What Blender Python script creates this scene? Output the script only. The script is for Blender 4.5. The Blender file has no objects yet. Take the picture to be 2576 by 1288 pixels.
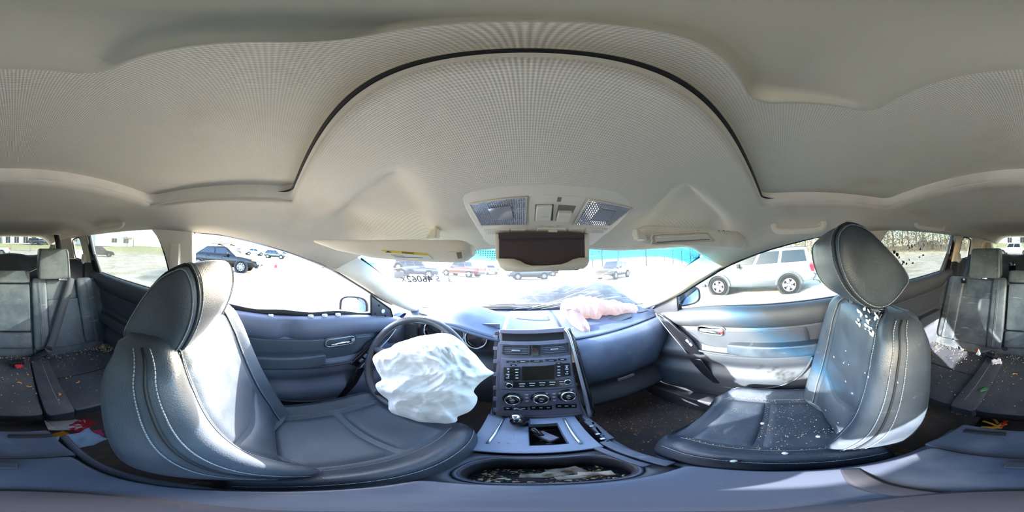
import bpy, bmesh, math, random
from mathutils import Vector, Matrix, noise, Euler
from mathutils.bvhtree import BVHTree
random.seed(7)
SC = bpy.context.scene
COL = SC.collection
PI = math.pi
Z0 = 1.42                      # the camera's height over the ground; interior coordinates are given from the camera's station
PITCH, YAW = math.radians(3.5), math.radians(4.75)

# ------------------------------------------------------------------ camera, sky, sun, exposure
cam = bpy.data.cameras.new('camera'); cam.type = 'PANO'
try: cam.panorama_type = 'EQUIRECTANGULAR'
except Exception: pass
try: cam.cycles.panorama_type = 'EQUIRECTANGULAR'
except Exception: pass
cam.clip_start = 0.01; cam.clip_end = 2000
CAM = bpy.data.objects.new('camera', cam); COL.objects.link(CAM)
CAM.location = (0, 0, Z0); CAM.rotation_euler = (PI/2 + PITCH, 0, YAW)
SC.camera = CAM

SUN_AZ, SUN_EL = -62.0, 23.2   # degrees from the car's nose (left is negative), degrees over the horizon
world = bpy.data.worlds.new('sky'); SC.world = world; world.use_nodes = True
wn = world.node_tree.nodes; wl_ = world.node_tree.links
sky = wn.new('ShaderNodeTexSky')
try:
    sky.sky_type = 'NISHITA'
    sky.sun_disc = False
    sky.sun_elevation = math.radians(SUN_EL)
    sky.sun_rotation = math.radians(SUN_AZ)
    sky.air_density = 1.0; sky.dust_density = 1.6; sky.ozone_density = 1.0
except Exception:
    pass
bg = wn['Background']; bg.inputs['Strength'].default_value = 0.8
wl_.new(sky.outputs['Color'], bg.inputs['Color'])

sun = bpy.data.lights.new('sun', 'SUN'); sun.energy = 9.0; sun.angle = math.radians(0.6); sun.color = (1.0, 0.96, 0.90)
SUN = bpy.data.objects.new('sun', sun); COL.objects.link(SUN)
az, el = math.radians(SUN_AZ), math.radians(SUN_EL)
sd = Vector((math.sin(az)*math.cos(el), math.cos(az)*math.cos(el), math.sin(el)))
SUN.rotation_euler = sd.to_track_quat('Z', 'Y').to_euler()
SUN.location = sd*60

SC.view_settings.view_transform = 'Standard'
try: SC.view_settings.look = 'None'
except Exception: pass
SC.view_settings.gamma = 1.0
SC.view_settings.use_curve_mapping = False
SC.view_settings.exposure = 2.58
cy = SC.cycles
cy.max_bounces = 14; cy.diffuse_bounces = 8; cy.glossy_bounces = 5; cy.transmission_bounces = 8; cy.transparent_max_bounces = 16
cy.sample_clamp_indirect = 6.0
cy.caustics_reflective = False; cy.caustics_refractive = False
cy.use_denoising = True

# ------------------------------------------------------------------ helpers
_Rm = Matrix.Rotation(YAW, 3, 'Z') @ Matrix.Rotation(PITCH, 3, 'X')
def A(px, py, x=None, y=None, z=None, d=None):
    """A point of the place from a direction measured on the photograph and one known coordinate."""
    lon = (px/2576 - .5)*2*PI; lat = (.5 - py/1288)*PI
    v = _Rm @ Vector((math.cos(lat)*math.sin(lon), math.cos(lat)*math.cos(lon), math.sin(lat)))
    t = x/v.x if x is not None else y/v.y if y is not None else z/v.z if z is not None else d
    return v*t
def V(*a): return Vector(a)
def lerp(a, b, t): return a + (b - a)*t
def sm(a, b, x):
    t = max(0., min(1., (x - a)/(b - a))); return t*t*(3 - 2*t)      # runs either way
def interp(tab, x):
    if x <= tab[0][0]: return tab[0][1]
    for (a, fa), (b, fb) in zip(tab, tab[1:]):
        if x <= b: return fa + (fb - fa)*(x - a)/(b - a)
    return tab[-1][1]
def hermite(tab, x):
    """smooth interpolation through a table"""
    n = len(tab)
    if x <= tab[0][0]: return tab[0][1]
    if x >= tab[-1][0]: return tab[-1][1]
    for i in range(n-1):
        if x <= tab[i+1][0]:
            x0, y0 = tab[i]; x1, y1 = tab[i+1]
            m0 = (y1 - tab[i-1][1])/(x1 - tab[i-1][0]) if i > 0 else (y1-y0)/(x1-x0)
            m1 = (tab[i+2][1] - y0)/(tab[i+2][0] - x0) if i+2 < n else (y1-y0)/(x1-x0)
            h = x1-x0; t = (x-x0)/h
            return (2*t**3-3*t*t+1)*y0 + (t**3-2*t*t+t)*h*m0 + (-2*t**3+3*t*t)*y1 + (t**3-t*t)*h*m1
def resample(pts, n, closed=False):
    pts = [Vector(p) for p in pts]
    if closed: pts = pts + [pts[0]]
    L = [0]
    for a, b in zip(pts, pts[1:]): L.append(L[-1] + (b-a).length)
    out = []
    m = n if closed else n-1
    for k in range(n):
        s = L[-1]*k/m; i = 0
        while i < len(L)-2 and L[i+1] < s: i += 1
        t = (s-L[i])/max(1e-9, L[i+1]-L[i]); out.append(pts[i].lerp(pts[i+1], t))
    return out
def smoothpath(pts, n, closed=False):
    """Catmull-Rom through the points"""
    p = [Vector(q) for q in pts]; out = []
    N = len(p)
    segs = N if closed else N-1
    per = max(2, n//segs)
    for i in range(segs):
        if closed: a, b, c, d = p[(i-1) % N], p[i], p[(i+1) % N], p[(i+2) % N]
        else: a, b, c, d = p[max(0, i-1)], p[i], p[i+1], p[min(N-1, i+2)]
        for k in range(per):
            t = k/per
            out.append(.5*((2*b) + (c-a)*t + (2*a-5*b+4*c-d)*t*t + (3*b-a-3*c+d)*t**3))
    if not closed: out.append(p[-1])
    return resample(out, n, closed)

def root_loc(o):
    v = Vector((0, 0, 0))
    while o is not None:
        v += o.location; o = o.parent
    return v
class MB:
    def __init__(s): s.v = []; s.f = []; s.uv = {}
    def add(s, verts, faces):
        b = len(s.v); s.v += [Vector(q) for q in verts]; s.f += [tuple(b+i for i in f) for f in faces]; return s
    def box(s, c, size, rot=None):
        c = Vector(c); hx, hy, hz = size[0]/2, size[1]/2, size[2]/2
        R = rot.to_3x3() if rot is not None else Matrix.Identity(3)
        vs = [c + R @ Vector((x*hx, y*hy, z*hz)) for z in (-1, 1) for y in (-1, 1) for x in (-1, 1)]
        return s.add(vs, [(0,2,3,1),(4,5,7,6),(0,1,5,4),(2,6,7,3),(0,4,6,2),(1,3,7,5)])
    def hexa(s, p):
        """8 corners: bottom 4 counter-clockwise, top 4 counter-clockwise"""
        return s.add(p, [(3,2,1,0),(4,5,6,7),(0,1,5,4),(1,2,6,5),(2,3,7,6),(3,0,4,7)])
    def grid(s, rows, closed=False, flip=False):
        n = len(rows[0]); b = len(s.v)
        for r in rows: s.v += [Vector(q) for q in r]
        for i in range(len(rows)-1):
            for j in range(n if closed else n-1):
                a, c = b+i*n+j, b+i*n+(j+1) % n; q = (a, c, c+n, a+n)
                s.f.append(q[::-1] if flip else q)
        return s
    def loft(s, loops, cap=True, flip=False):
        b = len(s.v); n = len(loops[0])
        s.grid(loops, True, flip)
        if cap:
            f0 = tuple(b+i for i in range(n))[::-1]; m = b+(len(loops)-1)*n; f1 = tuple(m+i for i in range(n))
            s.f += [f0[::-1], f1[::-1]] if flip else [f0, f1]
        return s
    def fan(s, loop, flip=False):
        c = sum((Vector(q) for q in loop), Vector())/len(loop); b = len(s.v); n = len(loop)
        s.v += [Vector(q) for q in loop] + [c]
        for i in range(n):
            t = (b+i, b+(i+1) % n, b+n); s.f.append(t[::-1] if flip else t)
        return s
    def tube(s, path, r, n=8, closed=False, cap=True):
        path = [Vector(q) for q in path]; m = len(path); loops = []
        N = None
        for i, q in enumerate(path):
            a = path[(i-1) % m] if (i or closed) else q; c = path[(i+1) % m] if (i < m-1 or closed) else q
            t = (c-a).normalized()
            if N is None:
                N = t.orthogonal().normalized()
            N = (N - t*N.dot(t)).normalized(); B = t.cross(N)
            rr = r[i] if isinstance(r, (list, tuple)) else r
            loops.append([q + (N*math.cos(2*PI*k/n) + B*math.sin(2*PI*k/n))*rr for k in range(n)])
        if closed: loops.append(loops[0])
        return s.loft(loops, cap and not closed)
    def sweep(s, path, sec, up=None, closed=False):
        """sec: closed list of (side, up) offsets swept along path"""
        path = [Vector(q) for q in path]; m = len(path); loops = []
        for i, q in enumerate(path):
            a = path[(i-1) % m] if (i or closed) else q; c = path[(i+1) % m] if (i < m-1 or closed) else q
            t = (c-a).normalized(); u = Vector(up(i) if callable(up) else (up or (0,0,1)))
            sd_ = t.cross(u).normalized(); uu = sd_.cross(t).normalized()
            loops.append([q + sd_*a_ + uu*b_ for a_, b_ in sec])
        if closed: loops.append(loops[0])
        return s.loft(loops, not closed)
    def lathe(s, prof, o, axis, n=24, cap=True):
        """prof: list of (radius, height along axis)"""
        ax = Vector(axis).normalized(); N = ax.orthogonal().normalized(); B = ax.cross(N); o = Vector(o)
        loops = [[o + ax*h + (N*math.cos(2*PI*k/n) + B*math.sin(2*PI*k/n))*max(r, 1e-5) for k in range(n)] for r, h in prof]
        return s.loft(loops, cap)
    def prism(s, poly, ext):
        """poly: planar loop of points, pushed by the vector ext"""
        ext = Vector(ext); p = [Vector(q) for q in poly]
        n = sum(((p[i]-p[0]).cross(p[i+1]-p[0]) for i in range(1, len(p)-1)), Vector())
        if n.dot(ext) < 0: p = p[::-1]
        return s.loft([p, [q+ext for q in p]])
    def ell(s, c, r, n=12, m=8, rot=None):
        c = Vector(c); R = rot.to_3x3() if rot is not None else Matrix.Identity(3)
        loops = []
        for i in range(m+1):
            a = -PI/2 + PI*i/m; a = max(-PI/2+.02, min(PI/2-.02, a))
            loops.append([c + R @ Vector((r[0]*math.cos(a)*math.cos(2*PI*k/n), r[1]*math.cos(a)*math.sin(2*PI*k/n), r[2]*math.sin(a))) for k in range(n)])
        return s.loft(loops)
    def lattice(s, fn, ks=(-1, -.72, .72, 1)):
        """surface of a cube sampled at ks on each axis and mapped by fn(a,b,c)"""
        idx = {}; n = len(ks)
        def vi(i, j, k):
            if (i, j, k) not in idx:
                idx[(i, j, k)] = len(s.v); s.v.append(Vector(fn(ks[i], ks[j], ks[k])))
            return idx[(i, j, k)]
        e = n-1
        for a in range(e):
            for b in range(e):
                s.f += [(vi(a,b,0), vi(a,b+1,0), vi(a+1,b+1,0), vi(a+1,b,0)), (vi(a,b,e), vi(a+1,b,e), vi(a+1,b+1,e), vi(a,b+1,e)),
                        (vi(a,0,b), vi(a+1,0,b), vi(a+1,0,b+1), vi(a,0,b+1)), (vi(a,e,b), vi(a,e,b+1), vi(a+1,e,b+1), vi(a+1,e,b)),
                        (vi(0,a,b), vi(0,a,b+1), vi(0,a+1,b+1), vi(0,a+1,b)), (vi(e,a,b), vi(e,a+1,b), vi(e,a+1,b+1), vi(e,a,b+1))]
        return s
    def build(s, name, mat, parent=None, smooth=True, sub=0, bevel=0, seg=2, solid=0, label=None, local=False, angle=None, uvf=None, kind=None, soff=-1):
        me = bpy.data.meshes.new(name)
        off = Vector((0,0,0)) if local else Vector((0,0,Z0)) - (root_loc(parent) if parent is not None else Vector((0,0,0)))
        me.from_pydata([tuple(q+off) for q in s.v], [], s.f)
        me.validate()
        if uvf:
            ul = me.uv_layers.new(name='uv')
            for lp in me.loops: ul.data[lp.index].uv = uvf(lp.vertex_index)
        if smooth:
            me.polygons.foreach_set('use_smooth', [True]*len(me.polygons))
            if angle is not None:
                try: me.set_sharp_from_angle(angle=math.radians(angle))
                except Exception: pass
        me.materials.append(mat)
        o = bpy.data.objects.new(name, me); COL.objects.link(o)
        if parent is not None: o.parent = parent
        if solid:
            m = o.modifiers.new('s', 'SOLIDIFY'); m.thickness = solid; m.offset = soff
        if bevel:
            m = o.modifiers.new('b', 'BEVEL'); m.width = bevel; m.segments = seg; m.limit_method = 'ANGLE'; m.angle_limit = math.radians(35)
        if sub:
            m = o.modifiers.new('u', 'SUBSURF'); m.levels = sub; m.render_levels = sub
        if label: o['label'] = label
        if kind: o['kind'] = kind
        return o

def tag(o, label=None, cat=None, group=None, kind=None):
    if label: o['label'] = label
    if cat: o['category'] = cat
    if group: o['group'] = group
    if kind: o['kind'] = kind
    return o
def thing(name, label, cat, loc=(0,0,0), group=None, kind=None, rotz=0, world=False):
    o = bpy.data.objects.new(name, None); COL.objects.link(o); o.empty_display_size = .1
    o.location = Vector(loc) + (Vector((0,0,0)) if world else Vector((0,0,Z0)))
    o.rotation_euler = (0, 0, rotz)
    return tag(o, label, cat, group, kind)
def copy_tree(o, parent=None):
    c = o.copy(); COL.objects.link(c)
    if parent is not None: c.parent = parent
    for ch in list(o.children): copy_tree(ch, c)
    return c
def text(name, body, size, mat, mtx, parent=None, ext=.0004, align='CENTER', local=False):
    """flat lettering turned into a mesh; mtx maps text plane to camera-station coordinates"""
    cu = bpy.data.curves.new(name, 'FONT'); cu.body = body; cu.size = size; cu.extrude = ext; cu.align_x = align; cu.align_y = 'CENTER'; cu.resolution_u = 3
    t = bpy.data.objects.new(name, cu); COL.objects.link(t)
    dg = bpy.context.evaluated_depsgraph_get(); dg.update()
    me = bpy.data.meshes.new_from_object(t.evaluated_get(dg))
    bpy.data.objects.remove(t); bpy.data.curves.remove(cu)
    off = Matrix.Identity(4) if local else Matrix.Translation(Vector((0,0,Z0)) - (root_loc(parent) if parent is not None else Vector((0,0,0))))
    me.transform(off @ mtx); me.materials.clear(); me.materials.append(mat); me.name = name
    o = bpy.data.objects.new(name, me); COL.objects.link(o)
    if parent is not None: o.parent = parent
    return o
class Caster:
    """finds where a measured direction meets a surface just built"""
    def __init__(s, mb): s.t = BVHTree.FromPolygons([tuple(q) for q in mb.v], mb.f)
    def __call__(s, px, py, out=0.):
        d = A(px, py, d=1); h = s.t.ray_cast((0,0,0), d)
        if h[0] is None: h = s.t.find_nearest(d*.4)
        n = h[1] if h[1].dot(d) < 0 else -h[1]
        return h[0] + n*out
def decal(fn, quad, nu, nv, o0, o1):
    """a thin sheet laid on a surface between four measured corners"""
    def P(u, v, o):
        a, b, c, d = quad; x = lerp(lerp(a[0],b[0],u), lerp(d[0],c[0],u), v); y = lerp(lerp(a[1],b[1],u), lerp(d[1],c[1],u), v); return fn(x, y, o)
    m = MB(); m.grid([[P(i/nu, j/nv, o1) for i in range(nu+1)] for j in range(nv+1)])
    edge = [(i/nu,0) for i in range(nu)] + [(1,j/nv) for j in range(nv)] + [(1-i/nu,1) for i in range(nu)] + [(0,1-j/nv) for j in range(nv)]
    m.loft([[P(u,v,o0) for u,v in edge],[P(u,v,o1) for u,v in edge]], cap=False)
    return m
def frame(o, u, v):
    """4x4 whose x axis is u, y axis about v, origin o"""
    u = Vector(u).normalized(); w = u.cross(Vector(v)).normalized(); v = w.cross(u)
    m = Matrix((u, v, w)).transposed().to_4x4(); m.translation = Vector(o); return m

# ------------------------------------------------------------------ materials
def srgb(r, g, b):
    f = lambda c: (c/12.92 if c <= .04045 else ((c+.055)/1.055)**2.4)
    return (f(r/255), f(g/255), f(b/255), 1)
def mat(name, col, rough=.6, metal=0., spec=.5, bump=None, var=None, coat=0., trans=0., sheen=0.):
    """bump: (scale, strength, distance); var: (scale, second colour, low, high) noise mix"""
    m = bpy.data.materials.new(name); m.use_nodes = True; nt = m.node_tree; b = nt.nodes['Principled BSDF']
    b.inputs['Base Color'].default_value = col; b.inputs['Roughness'].default_value = rough; b.inputs['Metallic'].default_value = metal
    b.inputs['Specular IOR Level'].default_value = spec
    if coat: b.inputs['Coat Weight'].default_value = coat; b.inputs['Coat Roughness'].default_value = .08
    if sheen: b.inputs['Sheen Weight'].default_value = sheen
    tc = nt.nodes.new('ShaderNodeTexCoord')
    if var:
        n = nt.nodes.new('ShaderNodeTexNoise'); n.inputs['Scale'].default_value = var[0]; n.inputs['Detail'].default_value = 6
        r = nt.nodes.new('ShaderNodeMapRange'); r.inputs['From Min'].default_value = var[2]; r.inputs['From Max'].default_value = var[3]
        x = nt.nodes.new('ShaderNodeMix'); x.data_type = 'RGBA'; x.inputs['A'].default_value = col; x.inputs['B'].default_value = var[1]
        nt.links.new(tc.outputs['Object'], n.inputs['Vector']); nt.links.new(n.outputs['Fac'], r.inputs['Value'])
        nt.links.new(r.outputs['Result'], x.inputs['Factor']); nt.links.new(x.outputs['Result'], b.inputs['Base Color'])
    if bump:
        n = nt.nodes.new('ShaderNodeTexNoise'); n.inputs['Scale'].default_value = bump[0]; n.inputs['Detail'].default_value = 3
        u = nt.nodes.new('ShaderNodeBump'); u.inputs['Strength'].default_value = bump[1]; u.inputs['Distance'].default_value = bump[2]
        nt.links.new(tc.outputs['Object'], n.inputs['Vector']); nt.links.new(n.outputs['Fac'], u.inputs['Height']); nt.links.new(u.outputs['Normal'], b.inputs['Normal'])
    return m
def leather(name, col, dust, amount, rough=.42, crumbs=.0, scuff=.0):
    """dusty grained hide: grain bump, cloudy dust, pale specks and scuffs where wanted"""
    m = mat(name, col, rough, spec=.5); nt = m.node_tree; b = nt.nodes['Principled BSDF']; L = nt.links
    tc = nt.nodes['Texture Coordinate']
    n1 = nt.nodes.new('ShaderNodeTexNoise'); n1.inputs['Scale'].default_value = 5; n1.inputs['Detail'].default_value = 8; n1.inputs['Roughness'].default_value = .65
    r1 = nt.nodes.new('ShaderNodeMapRange'); r1.inputs['From Min'].default_value = .42; r1.inputs['From Max'].default_value = .75; r1.inputs['To Max'].default_value = amount
    x1 = nt.nodes.new('ShaderNodeMix'); x1.data_type = 'RGBA'; x1.inputs['A'].default_value = col; x1.inputs['B'].default_value = dust
    L.new(tc.outputs['Object'], n1.inputs['Vector']); L.new(n1.outputs['Fac'], r1.inputs['Value']); L.new(r1.outputs['Result'], x1.inputs['Factor'])
    last = x1
    if crumbs:
        v = nt.nodes.new('ShaderNodeTexVoronoi'); v.inputs['Scale'].default_value = 260; v.inputs['Randomness'].default_value = 1
        ra = nt.nodes.new('ShaderNodeMapRange'); ra.inputs['From Min'].default_value = .22; ra.inputs['From Max'].default_value = .16
        n2 = nt.nodes.new('ShaderNodeTexNoise'); n2.inputs['Scale'].default_value = 14; n2.inputs['Detail'].default_value = 4
        rb = nt.nodes.new('ShaderNodeMapRange'); rb.inputs['From Min'].default_value = .60 - crumbs*.2; rb.inputs['From Max'].default_value = .68 - crumbs*.2
        mu = nt.nodes.new('ShaderNodeMath'); mu.operation = 'MULTIPLY'
        x2 = nt.nodes.new('ShaderNodeMix'); x2.data_type = 'RGBA'; x2.inputs['B'].default_value = (.42, .34, .24, 1)
        L.new(tc.outputs['Object'], v.inputs['Vector']); L.new(tc.outputs['Object'], n2.inputs['Vector'])
        L.new(v.outputs['Distance'], ra.inputs['Value']); L.new(n2.outputs['Fac'], rb.inputs['Value'])
        L.new(ra.outputs['Result'], mu.inputs[0]); L.new(rb.outputs['Result'], mu.inputs[1])
        L.new(last.outputs['Result'], x2.inputs['A']); L.new(mu.outputs['Value'], x2.inputs['Factor']); last = x2
    if scuff:
        mp = nt.nodes.new('ShaderNodeMapping'); mp.inputs['Scale'].default_value = (9, 30, 60); mp.inputs['Rotation'].default_value = (.5, .3, .4)
        n3 = nt.nodes.new('ShaderNodeTexNoise'); n3.inputs['Scale'].default_value = 1; n3.inputs['Detail'].default_value = 5
        rc = nt.nodes.new('ShaderNodeMapRange'); rc.inputs['From Min'].default_value = .66; rc.inputs['From Max'].default_value = .74; rc.inputs['To Max'].default_value = scuff
        x3 = nt.nodes.new('ShaderNodeMix'); x3.data_type = 'RGBA'; x3.inputs['B'].default_value = (.5, .5, .48, 1)
        L.new(tc.outputs['Object'], mp.inputs['Vector']); L.new(mp.outputs['Vector'], n3.inputs['Vector']); L.new(n3.outputs['Fac'], rc.inputs['Value'])
        L.new(last.outputs['Result'], x3.inputs['A']); L.new(rc.outputs['Result'], x3.inputs['Factor']); last = x3
    L.new(last.outputs['Result'], b.inputs['Base Color'])
    rr = nt.nodes.new('ShaderNodeMapRange'); rr.inputs['From Min'].default_value = .35; rr.inputs['From Max'].default_value = .7; rr.inputs['To Min'].default_value = rough-.06; rr.inputs['To Max'].default_value = rough+.18
    L.new(n1.outputs['Fac'], rr.inputs['Value']); L.new(rr.outputs['Result'], b.inputs['Roughness'])
    vg = nt.nodes.new('ShaderNodeTexVoronoi'); vg.inputs['Scale'].default_value = 420
    ng = nt.nodes.new('ShaderNodeTexNoise'); ng.inputs['Scale'].default_value = 22; ng.inputs['Detail'].default_value = 3
    ad = nt.nodes.new('ShaderNodeMath'); ad.operation = 'MULTIPLY_ADD'; ad.inputs[1].default_value = 3.0
    u = nt.nodes.new('ShaderNodeBump'); u.inputs['Strength'].default_value = .25; u.inputs['Distance'].default_value = .0012
    L.new(tc.outputs['Object'], vg.inputs['Vector']); L.new(tc.outputs['Object'], ng.inputs['Vector'])
    L.new(ng.outputs['Fac'], ad.inputs[0]); L.new(vg.outputs['Distance'], ad.inputs[2]); L.new(ad.outputs['Value'], u.inputs['Height']); L.new(u.outputs['Normal'], b.inputs['Normal'])
    return m
def weave(name, col, dark, cell=.0042, stain=None, depth=.5):
    """knitted roof lining: staggered round dimples every few millimetres, soft soiling"""
    m = mat(name, col, .95, spec=.15); nt = m.node_tree; b = nt.nodes['Principled BSDF']; L = nt.links; tc = nt.nodes['Texture Coordinate']
    k = 2*PI/cell
    sx = nt.nodes.new('ShaderNodeSeparateXYZ'); L.new(tc.outputs['Object'], sx.inputs['Vector'])
    def mth(op, a, bb=None):
        n = nt.nodes.new('ShaderNodeMath'); n.operation = op
        for i, q in enumerate((a, bb)):
            if q is None: continue
            if isinstance(q, (int, float)): n.inputs[i].default_value = q
            else: L.new(q, n.inputs[i])
        return n.outputs['Value']
    y2 = mth('MULTIPLY', sx.outputs['Y'], .85); z2 = mth('MULTIPLY', sx.outputs['Z'], .6); yy = mth('ADD', y2, z2)
    p = mth('SINE', mth('MULTIPLY', mth('ADD', sx.outputs['X'], yy), k*.75)); q = mth('SINE', mth('MULTIPLY', mth('SUBTRACT', sx.outputs['X'], yy), k*.75))
    pr = mth('MULTIPLY', p, q)
    r = nt.nodes.new('ShaderNodeMapRange'); r.inputs['From Min'].default_value = -.9; r.inputs['From Max'].default_value = .6; r.inputs['To Min'].default_value = depth; r.inputs['To Max'].default_value = 0
    L.new(pr, r.inputs['Value'])
    x = nt.nodes.new('ShaderNodeMix'); x.data_type = 'RGBA'; x.inputs['B'].default_value = dark
    n = nt.nodes.new('ShaderNodeTexNoise'); n.inputs['Scale'].default_value = 4.2; n.inputs['Detail'].default_value = 7
    rs = nt.nodes.new('ShaderNodeMapRange'); rs.inputs['From Min'].default_value = .60; rs.inputs['From Max'].default_value = .80; rs.inputs['To Max'].default_value = .45
    xs = nt.nodes.new('ShaderNodeMix'); xs.data_type = 'RGBA'; xs.inputs['A'].default_value = col; xs.inputs['B'].default_value = stain or col
    L.new(tc.outputs['Object'], n.inputs['Vector']); L.new(n.outputs['Fac'], rs.inputs['Value']); L.new(rs.outputs['Result'], xs.inputs['Factor'])
    L.new(xs.outputs['Result'], x.inputs['A']); L.new(r.outputs['Result'], x.inputs['Factor']); L.new(x.outputs['Result'], b.inputs['Base Color'])
    u = nt.nodes.new('ShaderNodeBump'); u.inputs['Strength'].default_value = .35; u.inputs['Distance'].default_value = .0006
    L.new(pr, u.inputs['Height']); L.new(u.outputs['Normal'], b.inputs['Normal'])
    return m
def glass(name, tint, gloss=.06, haze=0., hazecol=(.8,.8,.8,1)):
    m = bpy.data.materials.new(name); m.use_nodes = True; nt = m.node_tree; nt.nodes.clear(); L = nt.links
    o = nt.nodes.new('ShaderNodeOutputMaterial'); t = nt.nodes.new('ShaderNodeBsdfTransparent'); t.inputs['Color'].default_value = tint
    g = nt.nodes.new('ShaderNodeBsdfGlossy'); g.inputs['Roughness'].default_value = .02
    f = nt.nodes.new('ShaderNodeMixShader'); f.inputs['Fac'].default_value = gloss
    L.new(t.outputs[0], f.inputs[1]); L.new(g.outputs[0], f.inputs[2]); last = f
    if haze:
        d = nt.nodes.new('ShaderNodeBsdfTranslucent'); d.inputs['Color'].default_value = hazecol
        tc = nt.nodes.new('ShaderNodeTexCoord'); n = nt.nodes.new('ShaderNodeTexNoise'); n.inputs['Scale'].default_value = 6; n.inputs['Detail'].default_value = 8
        r = nt.nodes.new('ShaderNodeMapRange'); r.inputs['From Min'].default_value = .3; r.inputs['From Max'].default_value = .8; r.inputs['To Min'].default_value = haze*.4; r.inputs['To Max'].default_value = haze*1.6
        h = nt.nodes.new('ShaderNodeMixShader')
        L.new(tc.outputs['Object'], n.inputs['Vector']); L.new(n.outputs['Fac'], r.inputs['Value']); L.new(r.outputs['Result'], h.inputs['Fac'])
        L.new(f.outputs[0], h.inputs[1]); L.new(d.outputs[0], h.inputs[2]); last = h
    L.new(last.outputs[0], o.inputs['Surface'])
    return m

K = {}
K['lining'] = weave('roof lining knit', srgb(232,223,205), srgb(158,151,136), .0037, srgb(192,160,126), .42)
K['shade'] = weave('sunroof shade knit', srgb(228,221,202), srgb(156,150,135), .0037, srgb(190,164,130), .42)
K['lining_smooth'] = mat('pale pillar plastic', srgb(230,221,205), .7, bump=(160,.12,.0006), var=(7, srgb(210,198,180), .5, .8))
K['pale_plastic'] = mat('pale roof plastic', srgb(230,222,206), .55, bump=(300,.08,.0004))
K['pale_shadow'] = mat('pale plastic shaded in colour', srgb(126,121,112), .7)  # darker copy of the pale plastic, recess shade put into the colour
K['gasket'] = mat('black gasket rubber', srgb(16,15,18), .7)
K['leather'] = leather('black hide dusty', srgb(46,54,64), srgb(100,109,118), .40, .36, crumbs=.0, scuff=.12)
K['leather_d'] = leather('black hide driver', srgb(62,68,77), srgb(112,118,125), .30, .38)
K['leather_dirty'] = leather('black hide crumbs', srgb(44,52,65), srgb(106,110,118), .42, .42, crumbs=.18, scuff=.15)
K['leather_rear'] = leather('black hide rear', srgb(58,65,71), srgb(136,143,142), .46, .42, scuff=.25)
K['leather_wheel'] = leather('black wheel hide', srgb(46,50,57), srgb(90,94,100), .25, .42)
K['seam'] = mat('dark seam', srgb(24,26,31), .7)
K['thread'] = mat('grey sewing thread', srgb(128,134,142), .8)
K['plastic'] = mat('black grained plastic', srgb(62,66,74), .5, bump=(700,.15,.0006), var=(6, srgb(76,78,84), .5, .85))
K['plastic_door'] = mat('dark door plastic', srgb(48,52,60), .6, bump=(600,.12,.0006), var=(5, srgb(64,67,74), .48, .8))
K['plastic_door_l'] = mat('driver door plastic with fill light', srgb(84,88,104), .55, bump=(600,.12,.0006), var=(5, srgb(104,108,120), .5, .8))  # door plastic lightened: fill light for the shaded door sits in the colour
K['stack_dark'] = mat('stack panel plastic', srgb(96,95,110), .5, bump=(500,.1,.0004))
K['console_plate'] = mat('lit selector plate plastic', srgb(128,140,162), .5, bump=(500,.12,.0005), var=(12, srgb(118,128,148), .5, .75))  # lighter copy of the console plastic, window light put into the colour
K['plastic_dark'] = mat('deep black plastic', srgb(54,55,63), .45, bump=(500,.1,.0005), var=(8, srgb(64,64,72), .5, .8))
K['dash'] = mat('grained dash skin', srgb(72,81,100), .52, bump=(800,.2,.0007), var=(6, srgb(104,112,126), .52, .82))
K['gloss_black'] = mat('gloss black trim', srgb(22,22,28), .14, spec=.6, coat=.5)
K['stack_grey'] = mat('dark grey stack plastic', srgb(112,110,124), .5, bump=(500,.1,.0004), var=(30, srgb(124,122,134), .5, .8))
K['slat'] = mat('vent slat plastic', srgb(104,104,112), .45)
K['chrome'] = mat('chrome', srgb(225,228,232), .12, 1.0)
K['satin'] = mat('satin silver paint', srgb(178,184,194), .3, .8)
K['console'] = mat('blue grey console plastic', srgb(68,75,91), .5, bump=(500,.12,.0005), var=(9, srgb(104,108,118), .5, .8))
K['mark'] = mat('white printed mark', srgb(205,208,212), .6)
K['mark_dim'] = mat('pale grey printed mark', srgb(168,164,156), .7)
K['red'] = mat('red plastic', srgb(190,30,36), .4)
K['screen'] = mat('dark screen', srgb(22,18,16), .15, spec=.6)
K['carpet'] = mat('dark soiled carpet', srgb(94,87,86), 1., spec=.1, bump=(900,.6,.002), var=(26, srgb(120,100,80), .52, .72))
K['belt'] = mat('grey belt webbing', srgb(74,76,80), .75, bump=(900,.3,.0006))
K['belt_black'] = mat('black belt webbing', srgb(30,31,36), .75, bump=(900,.3,.0006))
K['stand'] = mat('stand rubber', srgb(56,55,62), .8)
K['rubber'] = mat('black rubber', srgb(24,24,28), .75)
K['mirror'] = mat('mirror glass', (.9,.92,.94,1), .02, 1.0)
K['shiny_steel'] = mat('polished steel post', srgb(200,202,206), .18, 1.0)
K['paint_blue'] = mat('dark blue car paint', srgb(18,40,92), .25, .3, coat=.6)
# ------------------------------------------------------------------ body shell
CX = .042                                   # the car's centre line
def wside(z): return .705 - .242*(z + .23)   # half width of the cabin side above the belt line
def SP(side, y, z, out=0.): return V(CX + side*(wside(z) + out), y, z)

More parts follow.
